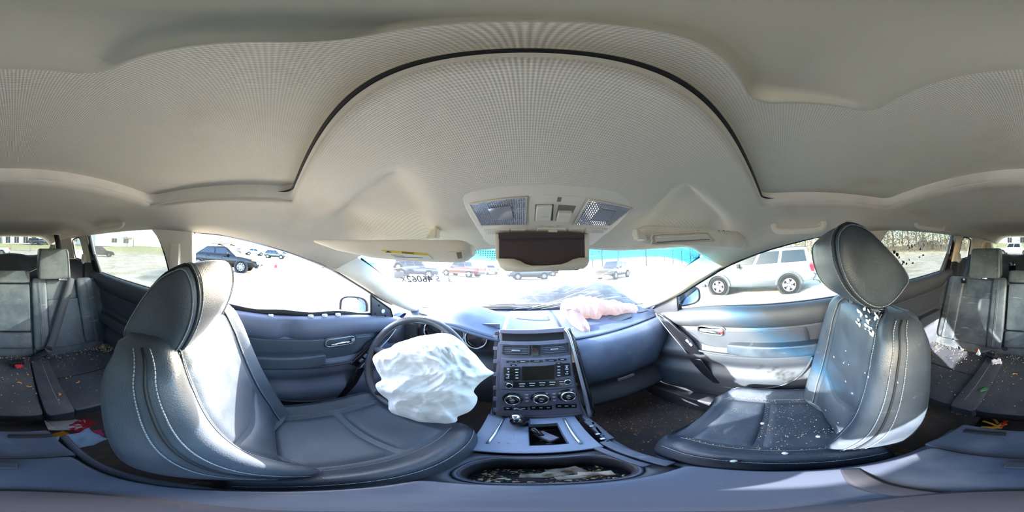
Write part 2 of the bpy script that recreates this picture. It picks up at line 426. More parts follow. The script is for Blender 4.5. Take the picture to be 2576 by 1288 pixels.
roofc = [(-2.42,.150),(-2.0,.166),(-1.4,.176),(-1.0,.176),(-.93,.186),(-.4,.182),(0,.181),(.06,.177),(.12,.165),(.2,.141),(.28,.110),(.35,.081),(.43,.047)]
winl = [(-2.42,.03),(-2.0,.085),(-1.55,.098),(-1.15,.106),(-.5,.106),(-.29,.088),(-.18,.080),(-.07,.060),(.045,.036),(.14,.010),(.25,-.028),(.32,-.062),(.42,-.115),(.54,-.185),(.70,-.262),(.82,-.315)]
wedge = [(-2.42,.58),(-2.0,.615),(-1.55,.625),(-.5,.622),(-.18,.626),(.05,.640),(.15,.655),(.3,.668),(.55,.672),(.82,.668)]
def ceil_z(x, y):
    zc = hermite(roofc, y); ze = hermite(winl, y); s = min(1, abs(x-CX)/hermite(wedge, y))
    f = 1 - max(0, (s-.60)/.40)**lerp(2.6, 5.2, sm(.10, .33, y))
    z = ze + (zc-ze)*f
    # hollows over the two visors
    for sd_ in (-1, 1):
        a = (x-CX)*sd_
        z += .034*sm(.150, .195, y - .10*(a-.36))*sm(.175, .255, a - .25*(y-.2))*(1 - sm(.50, .60, a))*(1 - sm(.30, .41, y + .25*max(0, a-.2)))
    # raised flanks beside the roof console
    z += .010*math.exp(-(((x-CX)/.17)**4))*sm(.16, .30, y)
    return z
SRX0, SRX1, SRY0, SRY1 = -.435, .505, -.395, .052
def yfront(s): return .43 - .075*(s/.93)**2 if s < .93 else lerp(.355, .262, (s-.93)/.07)
ss = [-1,-.965,-.93,-.88,-.82,-.77]
yrows_back = [-2.42,-2.2,-2.0,-1.8,-1.6,-1.4,-1.2,-1.05,-1.0,-.965,-.93,-.90,-.8,-.7,-.6,-.5,-.44,SRY0,-.30,-.2,-.1,0,SRY1]
m = MB(); rows = []
NXI = 44
xs_in = [SRX0 + (SRX1-SRX0)*i/NXI for i in range(NXI+1)]
def rowx(y):
    w = hermite(wedge, y); L0, L1 = CX-w, CX+w
    a = [lerp(L0, SRX0, (k/7)**.8) for k in range(7)]; b = [lerp(L1, SRX1, (k/7)**.8) for k in range(7)][::-1]
    return a + xs_in + b
for y in yrows_back: rows.append([V(x, y, ceil_z(x, y)) for x in rowx(y)])
for k in range(1, 31):
    v = k/30; r = []
    base = rowx(SRY1)
    for x in base:
        s = abs(x-CX)/hermite(wedge, SRY1); y = lerp(SRY1, yfront(min(1, s)), v)
        xx = CX + (x-CX)*(hermite(wedge, y)/hermite(wedge, SRY1))
        r.append(V(xx, y, ceil_z(xx, y)))
    rows.append(r)
n = len(rows[0]); nb = len(yrows_back)
i0 = yrows_back.index(SRY0)
m.v = [q for r in rows for q in r]
for i in range(len(rows)-1):
    for j in range(n-1):
        if i0 <= i < nb-1 and 7 <= j < 7+NXI: continue
        a = i*n+j; m.f.append((a, a+n, a+n+1, a+1))
ceiling = m.build('ceiling', K['lining'], solid=.012, soff=1)
tag(ceiling, 'warm grey knitted roof lining around the closed sunroof', 'ceiling', kind='structure')

def rrect(x0, x1, y0, y1, r, k=7, z=0):
    out = []
    for cx_, cy_, a0 in ((x1-r, y1-r, 0), (x0+r, y1-r, 90), (x0+r, y0+r, 180), (x1-r, y0+r, 270)):
        for i in range(k+1):
            a = math.radians(a0 + 90*i/k); out.append(V(cx_ + r*math.cos(a), cy_ + r*math.sin(a), z))
    return out
# flange round the opening
outl = rrect(SRX0-.018, SRX1+.018, SRY0-.02, SRY1+.021, .055, 10)
mid = rrect(SRX0-.002, SRX1+.002, SRY0-.004, SRY1+.012, .045, 10)
inn = rrect(SRX0+.012, SRX1-.012, SRY0+.010, SRY1-.004, .036, 10)
m = MB(); lp = []
for q in outl: q.z = ceil_z(q.x, q.y) + .002
lp.append(outl)
lp.append([V(lerp(a.x,b.x,.12), lerp(a.y,b.y,.12), a.z-.0075) for a, b in zip(outl, mid)])
lp.append([V(q.x, q.y, ceil_z(q.x, q.y)-.008) for q in mid])
lp.append([V(q.x, q.y, .176) for q in inn]); lp.append([V(q.x, q.y, .215) for q in inn])
m.loft(lp, cap=False)
o = m.build('opening_rim', K['lining_smooth'], ceiling)
# black gasket along the front edge, running a little way down both sides
g = [q for q in rrect(SRX0+.011, SRX1-.011, SRY0, SRY1-.006, .036, 10, .181)]
fr = [q for q in g if q.y > -.075]; fr = sorted(fr, key=lambda q: (math.atan2(q.y+.18, q.x-CX)))
MB().tube(fr, [.0010 + .0017*sm(0, 5, min(i, len(fr)-1-i)) for i in range(len(fr))], 8).build('gasket', K['gasket'], ceiling, label='thin black rubber gasket along the front edge of the sunroof')
# creased seam line of the front roof lining, a narrow welt coloured dark as its crease shade
m = MB()
pts = []
for i in range(41):
    x = lerp(SRX0-.035, SRX1+.035, i/40); u = abs(2*i/40-1)
    y = lerp(SRY1+.0215, SRY1-.03, u**14); pts.append(V(x, y, ceil_z(x, y)-.0005))
m.tube(pts, .0010, 6).build('seam_welt', K['pale_shadow'], ceiling)
# slots and screw covers in the rear lining
MB().box((.14, -1.42, ceil_z(.14,-1.42)-.002), (.10, .012, .004)).build('slot', K['pale_shadow'], ceiling, bevel=.001)
# torn gash in the lining by the left rear grab handle
m = MB(); c0 = A(262, 548, z=.165)
for k in range(5):
    p = c0 + V(-.012*k + .02, .028*k - .06, 0); p.z = ceil_z(p.x, p.y) - .0015
    m.box(p, (.012+.004*(k % 2), .03, .002), Matrix.Rotation(.4+.2*k, 4, 'Z'))
m.build('torn_patch', K['pale_shadow'], ceiling, label='dark torn gash in the lining')

# sunroof shade panel with its finger recess
SR = thing('sunroof_shade', 'closed sliding sunroof shade in pale knit with a wide finger recess', 'sunroof shade', (CX, -.17, .2))
K['recess'] = mat('smooth shade lining', srgb(200,194,174), .9, spec=.1)
RC = rrect(-.052, .148, -.105, .0145, .022, 9, .199)
SO = []
for q in RC:                                            # outer edge of the panel, point for point with the recess mouth
    u = (q.x-.048)/.100; v = (q.y+.045)/.060; k = max(abs(u), abs(v)); u /= k; v /= k
    SO.append(V(lerp(SRX0-.03, SRX1+.03, (u+1)/2), lerp(SRY0-.03, SRY1+.03, (v+1)/2), .199))
MB().loft([SO] + [[a.lerp(b, k/6) for a, b in zip(SO, RC)] for k in range(1, 7)], cap=False).build('panel', K['shade'], SR)
rc = sum(RC, Vector())/len(RC)
def rcl(k, z):
    """recess ring: deep behind the front lip, running out flush at the rear"""
    return [V(rc.x + (q.x-rc.x)*k, rc.y + (q.y-rc.y)*k, .199 + (z-.199)*sm(-.105, -.02, rc.y + (q.y-rc.y)*k)) for q in RC]
MB().loft([rcl(1.0,.199), rcl(.99,.1985), rcl(.965,.2015), rcl(.90,.212), rcl(.87,.2165), rcl(.80,.218), rcl(.5,.218), rcl(.2,.218)], cap=False).fan(rcl(.2,.218)).build('finger_recess', K['recess'], SR)

# ---------------------------------------------------------------- windscreen
def ws_pt(u, v):
    """u -1..1 across, v 0 top .. 1 bottom"""
    a = abs(u)
    xt, yt, zt = .628*u, .425 - .060*a**2.2, .050 + .047*a**2 - .079*a**6
    xb, yb, zb = .668*u, 1.20 - .37*a**2.6, -.330 + .046*a**3
    bow = .030*math.sin(PI*v)*(1-a*a*.6)
    return V(CX + lerp(xt, xb, v), lerp(yt, yb, v) + bow*.5, lerp(zt, zb, v) + bow)
m = MB(); NU, NV = 30, 24
m.grid([[ws_pt(-1+2*i/NU, lerp(-.045, 1, j/NV)) for i in range(NU+1)] for j in range(NV+1)])
w = bpy.data.materials.new('windscreen glass'); w.use_nodes = True; nt = w.node_tree; nt.nodes.clear(); L = nt.links
o_ = nt.nodes.new('ShaderNodeOutputMaterial'); t_ = nt.nodes.new('ShaderNodeBsdfTransparent'); d_ = nt.nodes.new('ShaderNodeBsdfTranslucent'); d_.inputs['Color'].default_value = (.95,.97,1,1)
df = nt.nodes.new('ShaderNodeBsdfDiffuse'); df.inputs['Color'].default_value = (.9,.9,.9,1)
uvn = nt.nodes.new('ShaderNodeUVMap'); uvn.uv_map = 'uv'; sx = nt.nodes.new('ShaderNodeSeparateXYZ'); L.new(uvn.outputs['UV'], sx.inputs['Vector'])
rp = nt.nodes.new('ShaderNodeValToRGB'); cr = rp.color_ramp; cr.elements[0].position = .05; cr.elements[0].color = (.003,.075,.16,1); cr.elements[1].position = .20; cr.elements[1].color = (.56,.61,.61,1)
e = cr.elements.new(.12); e.color = (.012,.29,.50,1)
L.new(sx.outputs['Y'], rp.inputs['Fac']); L.new(rp.outputs['Color'], t_.inputs['Color'])
# wiped dust: curved streaks over part of the glass
mp = nt.nodes.new('ShaderNodeMapping'); mp.inputs['Scale'].default_value = (4, 30, 1); mp.inputs['Rotation'].default_value = (0, 0, .62)
ns = nt.nodes.new('ShaderNodeTexNoise'); ns.inputs['Scale'].default_value = 1.6; ns.inputs['Detail'].default_value = 6; ns.inputs['Distortion'].default_value = .25
L.new(uvn.outputs['UV'], mp.inputs['Vector']); L.new(mp.outputs['Vector'], ns.inputs['Vector'])
r1 = nt.nodes.new('ShaderNodeMapRange'); r1.inputs['From Min'].default_value = .55; r1.inputs['From Max'].default_value = .72; r1.inputs['To Max'].default_value = .20
L.new(ns.outputs['Fac'], r1.inputs['Value'])
n2 = nt.nodes.new('ShaderNodeTexNoise'); n2.inputs['Scale'].default_value = 3.2; n2.inputs['Detail'].default_value = 5; L.new(uvn.outputs['UV'], n2.inputs['Vector'])
r2 = nt.nodes.new('ShaderNodeMapRange'); r2.inputs['From Min'].default_value = .44; r2.inputs['From Max'].default_value = .62; L.new(n2.outputs['Fac'], r2.inputs['Value'])
mu = nt.nodes.new('ShaderNodeMath'); mu.operation = 'MULTIPLY_ADD'; mu.inputs[2].default_value = .022; L.new(r1.outputs['Result'], mu.inputs[0]); L.new(r2.outputs['Result'], mu.inputs[1])
h = nt.nodes.new('ShaderNodeMixShader'); L.new(mu.outputs['Value'], h.inputs['Fac']); L.new(t_.outputs[0], h.inputs[1])
h2 = nt.nodes.new('ShaderNodeMixShader'); h2.inputs['Fac'].default_value = .45; L.new(d_.outputs[0], h2.inputs[1]); L.new(df.outputs[0], h2.inputs[2]); L.new(h2.outputs[0], h.inputs[2])
L.new(h.outputs[0], o_.inputs['Surface'])
K['windscreen'] = w
WS = m.build('window_1', K['windscreen'], uvf=lambda i: ((i % (NU+1))/NU, max(0, lerp(-.045, 1, (i//(NU+1))/NV))))
tag(WS, 'dusty scratched windscreen with a blue shade band along its top', 'windscreen', kind='structure')
# black dot frit patch behind the roof console and black edge band
m = MB()
for sgn in (-1, 1):
    m.tube([ws_pt(sgn*1.0, v/16) + V(-sgn*.003, 0, -.004) for v in range(17)], .006, 6)
m.tube([ws_pt(-1+2*i/24, 1.0) + V(0, -.004, .002) for i in range(25)], .008, 6)
m.build('edge_gasket', K['gasket'], WS)
m = MB()
for i in range(17):
    for j in range(6):
        u = -.32 + .011*i + .0055*(j % 2); v = .028 + .017*j
        if (i-2)*.5 + 0 < j-1: continue
        q = ws_pt(u, v) + V(0, -.003, -.003); m.lathe([(.0026, 0), (.0026, .0006)], q, (0, -.5, -.85), 6)
m.build('dot_print', K['gasket'], WS, kind='stuff')
# cracks, real thin ridges on the inner face
cm = mat('crack line in glass', srgb(236,240,244), .3)
m = MB()
for a, b, jx in (((-.05,.99),(.55,.62),.02),((.10,.98),(.62,.70),.02),((.0,.93),(.50,.52),.03),((-.20,.97),(.42,.70),.02),((.16,.55),(.36,.22),.02),((.28,.62),(.50,.24),.02),((-.02,.80),(-.1,.60),.02),((.06,.78),(-.06,.5),.02),((.30,.98),(.66,.82),.01)):
    pts = [ws_pt(lerp(a[0],b[0],k/8)+random.uniform(-jx,jx)*.4, lerp(a[1],b[1],k/8)+.03*math.sin(k/8*PI)) + V(0,-.002,-.003) for k in range(9)]
    m.tube(pts, .0007, 4)
m.build('crack', cm, WS, kind='stuff')
m = MB()
pts = [ws_pt(lerp(.985,.72,k/8), lerp(.03,.33,k/8)+.012*math.sin(k*1.1)) + V(0,-.002,-.003) for k in range(9)]
m.tube(pts, .0009, 4).build('long_crack', K['gasket'], WS)
# grease-pencil lot number on the outer face, seen from behind
def ws_frame(u, v, s=-1):
    p = ws_pt(u, v); du = ws_pt(u+.02, v)-p; dv = ws_pt(u, v-.02)-p
    return frame(p + du.cross(dv).normalized()*.004, du*s, dv)
K['pencil'] = mat('grease pencil', srgb(66,74,78), .9)
K['pencil_pale'] = mat('pale grease pencil', srgb(150,160,162), .9)  # paler tone for two of the digits
def findws(px, py):
    best = None
    for i in range(201):
        for j in range(101):
            q = ws_pt(-1+i/100, j/100); d = (q.normalized() - A(px, py, d=1)).length
            if best is None or d < best[0]: best = (d, -1+i/100, j/100)
    return best[1], best[2]
for tx, px, py, sz, mm in (('46062', 1056, 701, .054, 'pencil'), ('5', 1102, 701, .050, 'pencil_pale'), ('X', 1016, 702, .034, 'pencil'), ('3', 1132, 703, .048, 'pencil_pale')):
    u, v = findws(px, py); text('lot_number', tx, sz, K[mm], ws_frame(u, v) @ Matrix.Diagonal((.95, 1.8, 1, 1)), WS)

# ---------------------------------------------------------------- front pillars
def pillar(side, name, lab):
    m = MB(); N = 26
    win = [(y, hermite(winl, y), hermite(wedge, y)) for y in [.262 + (.84-.262)*i/N for i in range(N+1)]]
    rows = []
    for i, (y, z, wd) in enumerate(win):
        v = (i/N)**.92
        q1 = V(CX + side*wd, y, z); q0 = ws_pt(side, min(1, v*1.0)) + V(-side*.004, 0, -.006)
        r = []
        if i == 0:
            for k in range(9):
                s = lerp(.93, 1.0, k/8); yy = lerp(.352, .262, k/8); xx = CX + side*s*hermite(wedge, yy); r.append(V(xx, yy, ceil_z(xx, yy) - .005))
            rows.append(r); continue
        for k in range(9):
            t = k/8; p = q0.lerp(q1, t); bul = .030*math.sin(PI*t)**.8*min(1, i/6)
            r.append(p + V(-side*bul*.9, -.25*bul, -.15*bul))
        rows.append(r)
    first = []
    for k in range(9):
        s = lerp(.90, 1.0, k/8); y = lerp(.315, .225, k/8); x = CX + side*s*hermite(wedge, y); first.append(V(x, y, ceil_z(x, y) - .004))
    rows.insert(0, first)
    m.grid(rows, flip=(side < 0))
    o = m.build(name, K['lining_smooth'], solid=.006, soff=-1 if side > 0 else -1)
    tag(o, lab, 'pillar', kind='structure')
    return o
PL = pillar(-1, 'trim_1', 'pale left front pillar trim with chalky scrapes beside the windscreen')
PR = pillar(1, 'trim_2', 'pale right front pillar trim beside the passenger mirror')
scr = mat('pale scrape', srgb(238,234,222), .9)
m = MB()
def pil_surf(side, s, t):
    N = 1; y = lerp(.262, .84, s); q1 = V(CX + side*hermite(wedge, y), y, hermite(winl, y)); q0 = ws_pt(side, s**.92)
    bul = .030*math.sin(PI*t)**.8 + .002
    return q0.lerp(q1, t) + V(-side*bul*.9, -.25*bul, -.15*bul)
for pts in ([(.30,.62),(.31,.52),(.34,.50),(.35,.47),(.42,.40),(.48,.30)], [(.52,.55),(.58,.52),(.62,.48)], [(.56,.50),(.66,.52),(.70,.42)], [(.62,.62),(.74,.60),(.80,.50)], [(.70,.55),(.78,.42)], [(.64,.38),(.70,.34)]):
    m.tube([pil_surf(-1, s, t) for s, t in pts], .0012, 4)
m.build('scrape', scr, PL, label='cream scrape marks')

# ---------------------------------------------------------------- cabin sides
for side, nm in ((-1, 'left'), (1, 'right')):
    W_ = thing('wall_'+nm, f'pale {nm} cabin side with its centre and rear pillars', 'cabin side', (CX+side*.66, -.9, 0), kind='structure')
    def patch(name, poly, mm, th=.03, out=0., bevel=.006, **kw):
        poly = [SP(side, y, z, out) for y, z in poly]
        mb = MB().prism(poly, V(side*th, 0, side*0 + .242*th))
        return mb.build(name, K[mm], W_, bevel=bevel, seg=3, angle=40, **kw)
    patch('centre_pillar', [(-.30,.094),(-.315,-.25),(-.445,-.25),(-.428,-.11),(-.452,-.01),(-.480,.055),(-.53,.112),(-.40,.115)], 'lining_smooth', out=-.012)
    patch('centre_pillar_base', [(-.32,-.25),(-.32,-.95),(-.46,-.95),(-.46,-.25)], 'plastic_dark')
    patch('rear_pillar', [(-1.235,.112),(-1.225,-.13),(-1.325,-.135),(-1.35,.06),(-1.385,.112)], 'lining_smooth', out=-.010)
    patch('quarter_top', [(-1.33,.11),(-1.36,.094),(-1.48,.096),(-1.60,.085),(-1.62,.13),(-1.33,.13)], 'lining_smooth', out=-.008)
    patch('rear_quarter', [(-1.555,.12),(-1.575,-.12),(-2.40,-.20),(-2.40,.06)], 'lining_smooth', out=-.02)
    # round speaker cover pressed into the rear quarter
    q = SP(side, -1.95, -.01, -.022)
    MB().lathe([(.001,0),(.060,.0),(.066,-.003),(.066,-.006)], q, V(-side, 0, -.25), 28).build('speaker_cover', K['lining_smooth'], W_)
    patch('lower_quarter', [(-1.235,-.13),(-1.58,-.12),(-2.40,-.2),(-2.40,-.75),(-1.235,-.95)], 'plastic_dark', out=-.004)
    # rubber round the quarter window
    loop = [(-1.355,.07),(-1.45,.085),(-1.535,.07),(-1.555,.03),(-1.56,-.10),(-1.52,-.112),(-1.345,-.125),(-1.335,-.10)]
    MB().tube(smoothpath([SP(side, y, z, -.006) for y, z in loop], 48, True), .006, 6, closed=True).build('quarter_gasket', K['gasket'], W_)
    # belt height adjuster on the centre pillar
    q = SP(side, -.385, -.02, -.02)
    mb = MB().lattice(lambda a, b, c: q + V(side*(.012*a), .024*b, .055*c - .0), (-1,-.6,.6,1)); mb.build('belt_adjuster', K['pale_plastic'], W_, sub=2)
K['privacy'] = glass('privacy glass', (.35,.37,.36,1), .05, .012, (.85,.85,.82,1))
K['clear'] = glass('door glass', (.60,.64,.63,1), .05, .008)
def pane(name, side, poly, mm, lab, out=.012):
    poly = [SP(side, y, z, out) for y, z in poly]
    b = MB().prism(poly, V(side*.004, 0, .001)).build(name, K[mm], smooth=False)
    tag(b, lab, 'window', kind='structure'); return b
pane('window_2', -1, [(-.45,-.26),(-1.24,-.22),(-1.235,.112),(-.53,.115),(-.45,-.01)], 'privacy', 'tinted left rear door window looking onto the pale building')
pane('window_3', 1, [(-.45,-.26),(-1.24,-.22),(-1.235,.112),(-.53,.115),(-.45,-.01)], 'privacy', 'tinted right rear door window splashed with dark mud specks')
pane('window_4', -1, [(-1.33,-.13),(-1.57,-.12),(-1.57,.1),(-1.34,.1)], 'privacy', 'small tinted left rear quarter window')
pane('window_5', 1, [(-1.33,-.13),(-1.57,-.12),(-1.57,.1),(-1.34,.1)], 'privacy', 'small tinted right rear quarter window')
pane('window_6', 1, [(.56,-.29),(-.30,-.245),(-.30,.10),(-.18,.085),(.05,.042),(.14,.014),(.25,-.022),(.42,-.110),(.56,-.20)], 'clear', 'clear front passenger door window with the silver estate behind it')

# mud specks on the right rear glass
mud = mat('dried mud', srgb(26,22,24), .9); m = MB()
for px, py, s in ((2250,634,.012),(2257,641,.013),(2294,619,.010),(2288,623,.006),(2302,618,.006),(2316,626,.010),(2323,642,.007),(2313,646,.005),(2272,659,.007),(2281,663,.008),(2287,653,.005),(2296,660,.008),(2274,660,.006),(2284,618,.006),(2270,665,.006),(2262,648,.006)):
    for k in range(3):
        p = A(px + random.uniform(-1.5,1.5), py + random.uniform(-2,2), x=CX+.672)
        m.ell(p, (.001, s*random.uniform(.5,1), s*random.uniform(.5,1.0)), 8, 5)
m.build('mud_speck', mud, bpy.data.objects['window_3'], kind='stuff')

# ---------------------------------------------------------------- floor and lower shell
m = MB(); rows = []
for j in range(25):
    y = lerp(1.05, -1.35, j/24); r = []
    for i in range(29):
        x = lerp(-.70, .78, i/28)
        z = -1.04 + .012*noise.noise(V(x*6, y*6, 1)) + .10*math.exp(-(((x-CX)/.12)**4))*(1-sm(-.55,-.75,y)*.5)
        z += sm(.72, 1.05, y)*.30
        r.append(V(x, y, z))
    rows.append(r)
m.grid(rows, flip=True)
tag(m.build('floor', K['carpet'], solid=.01), 'dark soiled carpet floor strewn with crumbs', 'floor', kind='structure')
for side, nm in ((-1,'left'), (1,'right')):
    MBs = MB()
    for y0, y1 in ((.80,-.33),(-.44,-1.2)):
        MBs.lattice(lambda a, b, c: V(CX+side*(.655+.055*a), lerp(y0,y1,(b+1)/2), -.95+.06*c), (-1,-.7,.7,1))
    tag(MBs.build('baseboard_'+nm, K['plastic_dark'], sub=2), f'black plastic {nm} door sill cover along the carpet', 'sill', kind='structure')
for side, nm in ((-1,'left'), (1,'right')):
    MB().grid([[V(CX+side*(.672-.02*math.sin(i/6*PI)), lerp(.58,1.16,i/6), lerp(-.34,-1.03,j/6)) for i in range(7)] for j in range(7)]).build('kick_panel', K['plastic_dark'], bpy.data.objects['wall_'+nm], solid=.01)
# bulkhead under the dash, so no daylight comes through
tag(MB().box((CX, 1.22, -.72), (1.5, .04, .86)).build('wall_front', K['plastic_dark']), 'black bulkhead behind the pedals', 'bulkhead', kind='structure')
tag(MB().box((CX, -1.72, -.66), (1.36, 1.30, .04)).build('floor_cargo', K['carpet']), 'dark load floor behind the rear bench', 'floor', kind='structure')

# ---------------------------------------------------------------- tailgate with the rear window
RW = [(-.60,.05),(-.575,.10),(-.50,.135),(-.25,.155),(CX,.160),(.33,.155),(.585,.135),(.66,.10),(.685,.05),(.675,-.06),(.62,-.125),(.45,-.135),(.20,-.145),(CX,-.135),(-.12,-.145),(-.37,-.135),(-.54,-.125),(-.59,-.06)]
YR = -2.40
def ry(z): return YR - .18*(.15-z)*1.0
TG = thing('door_5', 'tailgate with dark inner panel and wide tinted rear window', 'tailgate', (CX, YR, -.2), kind='structure')
inner = smoothpath([V(x, ry(z), z) for x, z in RW], 72, True)
outer = []
for q in inner:
    d = V(q.x-CX, 0, q.z-.01); outer.append(V(CX + d.x*1.24 + .0, q.y, .01 + d.z*1.55))
MB().loft([inner, [a.lerp(b,.08)+V(0,.012,0) for a,b in zip(inner,outer)], outer], cap=False, flip=True).build('window_frame', K['lining_smooth'], TG, solid=.01)
MB().tube([q + V(0,.010,0) for q in inner], .009, 6, closed=True).build('gasket', K['gasket'], TG)
MB().loft([[q+V(0,-.01,0) for q in inner], [q+V(0,-.014,0) for q in inner]]).build('glass', K['privacy'], TG, smooth=False)
top = [(-.66,-.15),(-.60,-.125),(-.38,-.128),(-.25,-.150),(-.14,-.128),(CX,-.112),(.20,-.128),(.33,-.15),(.46,-.128),(.68,-.13),(.74,-.15)]
tp = smoothpath([V(x, YR+.03, z) for x, z in top], 50)
rows = [[q + V(0,-.03,.0) for q in tp], tp, [q + V(0,.02,-.02) for q in tp], [q + V(0,.05,-.12) for q in tp], [V(q.x, YR+.10, -.36) for q in tp], [V(q.x, YR+.11, -.70) for q in tp]]
MB().grid(rows, flip=True).build('inner_panel', K['plastic'], TG, solid=.01)
MB().box((.36, YR+.105, -.30), (.10,.01,.14)).build('latch_hole', K['gloss_black'], TG, bevel=.003)
m = MB().box((-.30, YR+.10, -.285), (.09,.012,.03)); m.build('pull_cup', K['plastic_dark'], TG, bevel=.004)
# ------------------------------------------------------------------ doors
def stitch_row(mb, pts, n, r=.0012, ln=.0055):
    p = resample(pts, n)
    for i in range(n-1):
        a, b = p[i], p[i+1]; d = (b-a).normalized(); c = (a+b)/2
        N = d.orthogonal().normalized(); B = d.cross(N)
        lo = [c - d*ln/2 + (N*math.cos(k*PI/2)+B*math.sin(k*PI/2))*r for k in range(4)]
        hi = [q + d*ln for q in lo]; mb.loft([lo, hi])
def sillz(y): return hermite([(-1.3,.048),(-.9,.030),(-.35,.014),(.1,0),(.35,-.014),(.6,-.062),(.74,-.10)], y)
def door(name, side, y0, y1, lab, front=True, sag=0.):
    D_ = thing(name, lab, 'door', (CX+side*.70, (y0+y1)/2, -.6), kind='structure')
    WD = .690
    def Q(y, z, i=0.): return V(CX + side*(WD - i), y, z)
    fl = side > 0
    ys = [lerp(y0, y1, k/36) for k in range(37)]
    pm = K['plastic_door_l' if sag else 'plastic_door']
    # soft upper pad
    prof = [(-.03,-.242),(-.012,-.236),(.006,-.236),(.022,-.243),(.033,-.262),(.036,-.288),(.031,-.312),(.018,-.332),(.004,-.342),(-.02,-.345)]
    rows = []
    for y in ys:
        e = min(1, (min(y-y1, y0-y))/.03 + .25); e = max(.25, e)
        dent = .018*math.exp(-((y-.085)/.035)**2) if sag else 0
        sg = sag*(.5+.5*math.sin(y*7+1.2))
        rows.append([Q(y, z + sillz(y)*(1 if z > -.30 else .75) - sg, i*e - (dent if z < -.25 else 0) + sag*.3) for i, z in prof])
    MB().grid(rows, flip=fl).build('upper_pad', pm, D_, solid=.004)
    # glass run / belt seal above the pad
    MB().sweep([Q(y, -.238 + sillz(y), -.024) for y in ys], [(-.008,-.014),(.008,-.014),(.008,.008),(-.008,.008)]).build('belt_seal', K['rubber'], D_)
    # main panel with its bulges
    zs = [-.335 - .018*k for k in range(32)]
    def depth(y, z):
        d = .008
        d += .030*sm(-.455, -.50, z)*(1 - sm(-.53, -.60, z))*1.0
        d += .040*sm(-.60, -.66, z)*(1 - sm(-.80, -.86, z))
        if front: d += .05*sm(.38, .66, y)*sm(-.36, -.50, z)
        return d
    rows = [[Q(y, z + sillz(y)*.75*(1-sm(-.35,-.6,z)), depth(y, z)) for z in zs] for y in ys]
    MB().grid(rows, flip=fl).build('panel', pm, D_, solid=.004)
    # trimmed insert, a raised field with rounded rear end
    a0, a1 = (.50, -.10) if front else (y0-.06, y1+.10)
    zt = lambda y: -.352 + sillz(y)*.75
    zb_ = -.44 if not front else -.47
    poly = [(a0, zt(a0)), ((a0+a1)/2, zt((a0+a1)/2)), (a1+.03, zt(a1)), (a1+.008, zt(a1)-.010), (a1, zt(a1)-.03), (a1, zb_+.02), (a1+.02, zb_), (a0-.12, zb_), (a0-.05, zb_+.05)]
    loop = smoothpath([Q(y, z, .012) for y, z in poly], 60, True)
    cen = sum(loop, Vector())/60
    lp = [[cen.lerp(q, .97) + V(side*.006,0,0) for q in loop], loop, [cen.lerp(q, .985) - V(side*.006,0,0) for q in loop], [cen.lerp(q, .9) - V(side*.0065,0,0) for q in loop], [cen.lerp(q, .4) - V(side*.0065,0,0) for q in loop]]
    MB().loft(lp, cap=False, flip=not fl).fan(lp[-1], flip=not fl).build('insert', K['leather_d'] if sag else K['plastic_door'], D_)
    MB().tube([q + V(0,0,0) for q in loop], .0022, 5, closed=True).build('insert_piping', K['console'], D_)
    # arm rest
    if front:
        ay0, ay1 = (.265, -.16) if side > 0 else (.24, -.10)
        az = -.452 if side > 0 else -.448
        mb = MB().lattice(lambda a, b, c: Q(lerp(ay1, ay0, (b+1)/2) , az + c*.033 + .004*a, .042 + .034*a*(1-.35*max(0,b)**3)), (-1,-.5,.5,1))
        mb.build('arm_rest', K['leather_d' if side < 0 else 'leather'], D_, sub=3)
        mb = MB().sweep([Q(lerp(.43,-.28,k/20), -.492 + .006*math.sin(k/20*PI), .052) for k in range(21)], [(-.006,-.005),(.006,-.005),(.006,.005),(-.006,.005)])
        mb.build('pull_ledge', K['plastic_door'], D_, bevel=.002)
        # inner handle: bezel, chrome ring, lever, lock button
        hy0, hy1, hz = (.285, .425, -.371) if side > 0 else (.245, .385, -.378)
        hc = (hy0+hy1)/2
        bz = [V(0, hc + q.x, hz + q.y) for q in rrect(-.078,.078,-.028,.028,.022,5)]
        for q in bz: q.x = CX + side*(WD-.018)
        bi = [V(q.x, hc+(q.y-hc)*.86, hz+(q.z-hz)*.72) for q in bz]
        BZ = MB().loft([[q+V(side*.006,0,0) for q in bz], bz, [q+V(-side*.003,0,0) for q in bi], [q+V(side*.009,0,0) for q in bi]], cap=True, flip=fl).build('handle_bezel', K['plastic_dark'], D_, angle=50)
        MB().tube([q+V(-side*.0035,0,0) for q in bi], .0028, 6, closed=True).build('chrome_ring', K['chrome'] if side > 0 else K['satin'], BZ)
        lev = [V(CX+side*(WD-.026), hc + t, hz - .008 + .003*math.cos(t*40)) for t in (-.045,-.02,.01,.035,.048)]
        MB().tube(lev, [.005,.008,.0085,.008,.004], 10).build('lever', K['chrome'], BZ, label='chrome door lever')
        by = hy0+.012 if side > 0 else hy1-.012
        MB().box((CX+side*(WD-.024), by, hz), (.006,.016,.016)).build('lock_button', K['red'] if side > 0 else K['mark_dim'], BZ, bevel=.002, label='red lock button' if side > 0 else None)
        # slanted switch blade at the front of the door
        if side > 0: bl = [(.66,-.305),(.585,-.335),(.45,-.43),(.392,-.515),(.47,-.525),(.52,-.46),(.62,-.36)]
        else: bl = [(.60,-.315),(.52,-.35),(.455,-.40),(.345,-.50),(.39,-.535),(.45,-.475),(.56,-.385)]
        SWP = MB().prism([Q(y, z, .046) for y, z in bl], V(-side*.016, 0, .004)).build('switch_blade', K['gloss_black'], D_, bevel=.004, seg=3)
        edge = [(bl[-1][0]+.05, bl[-1][1]+.055), bl[-1], bl[-2], bl[-3]]
        MB().tube(smoothpath([Q(y, z, .066) for y, z in edge], 20), .0032, 6).build('bright_edge', K['satin'], SWP)
        nb = 5 if side < 0 else 2
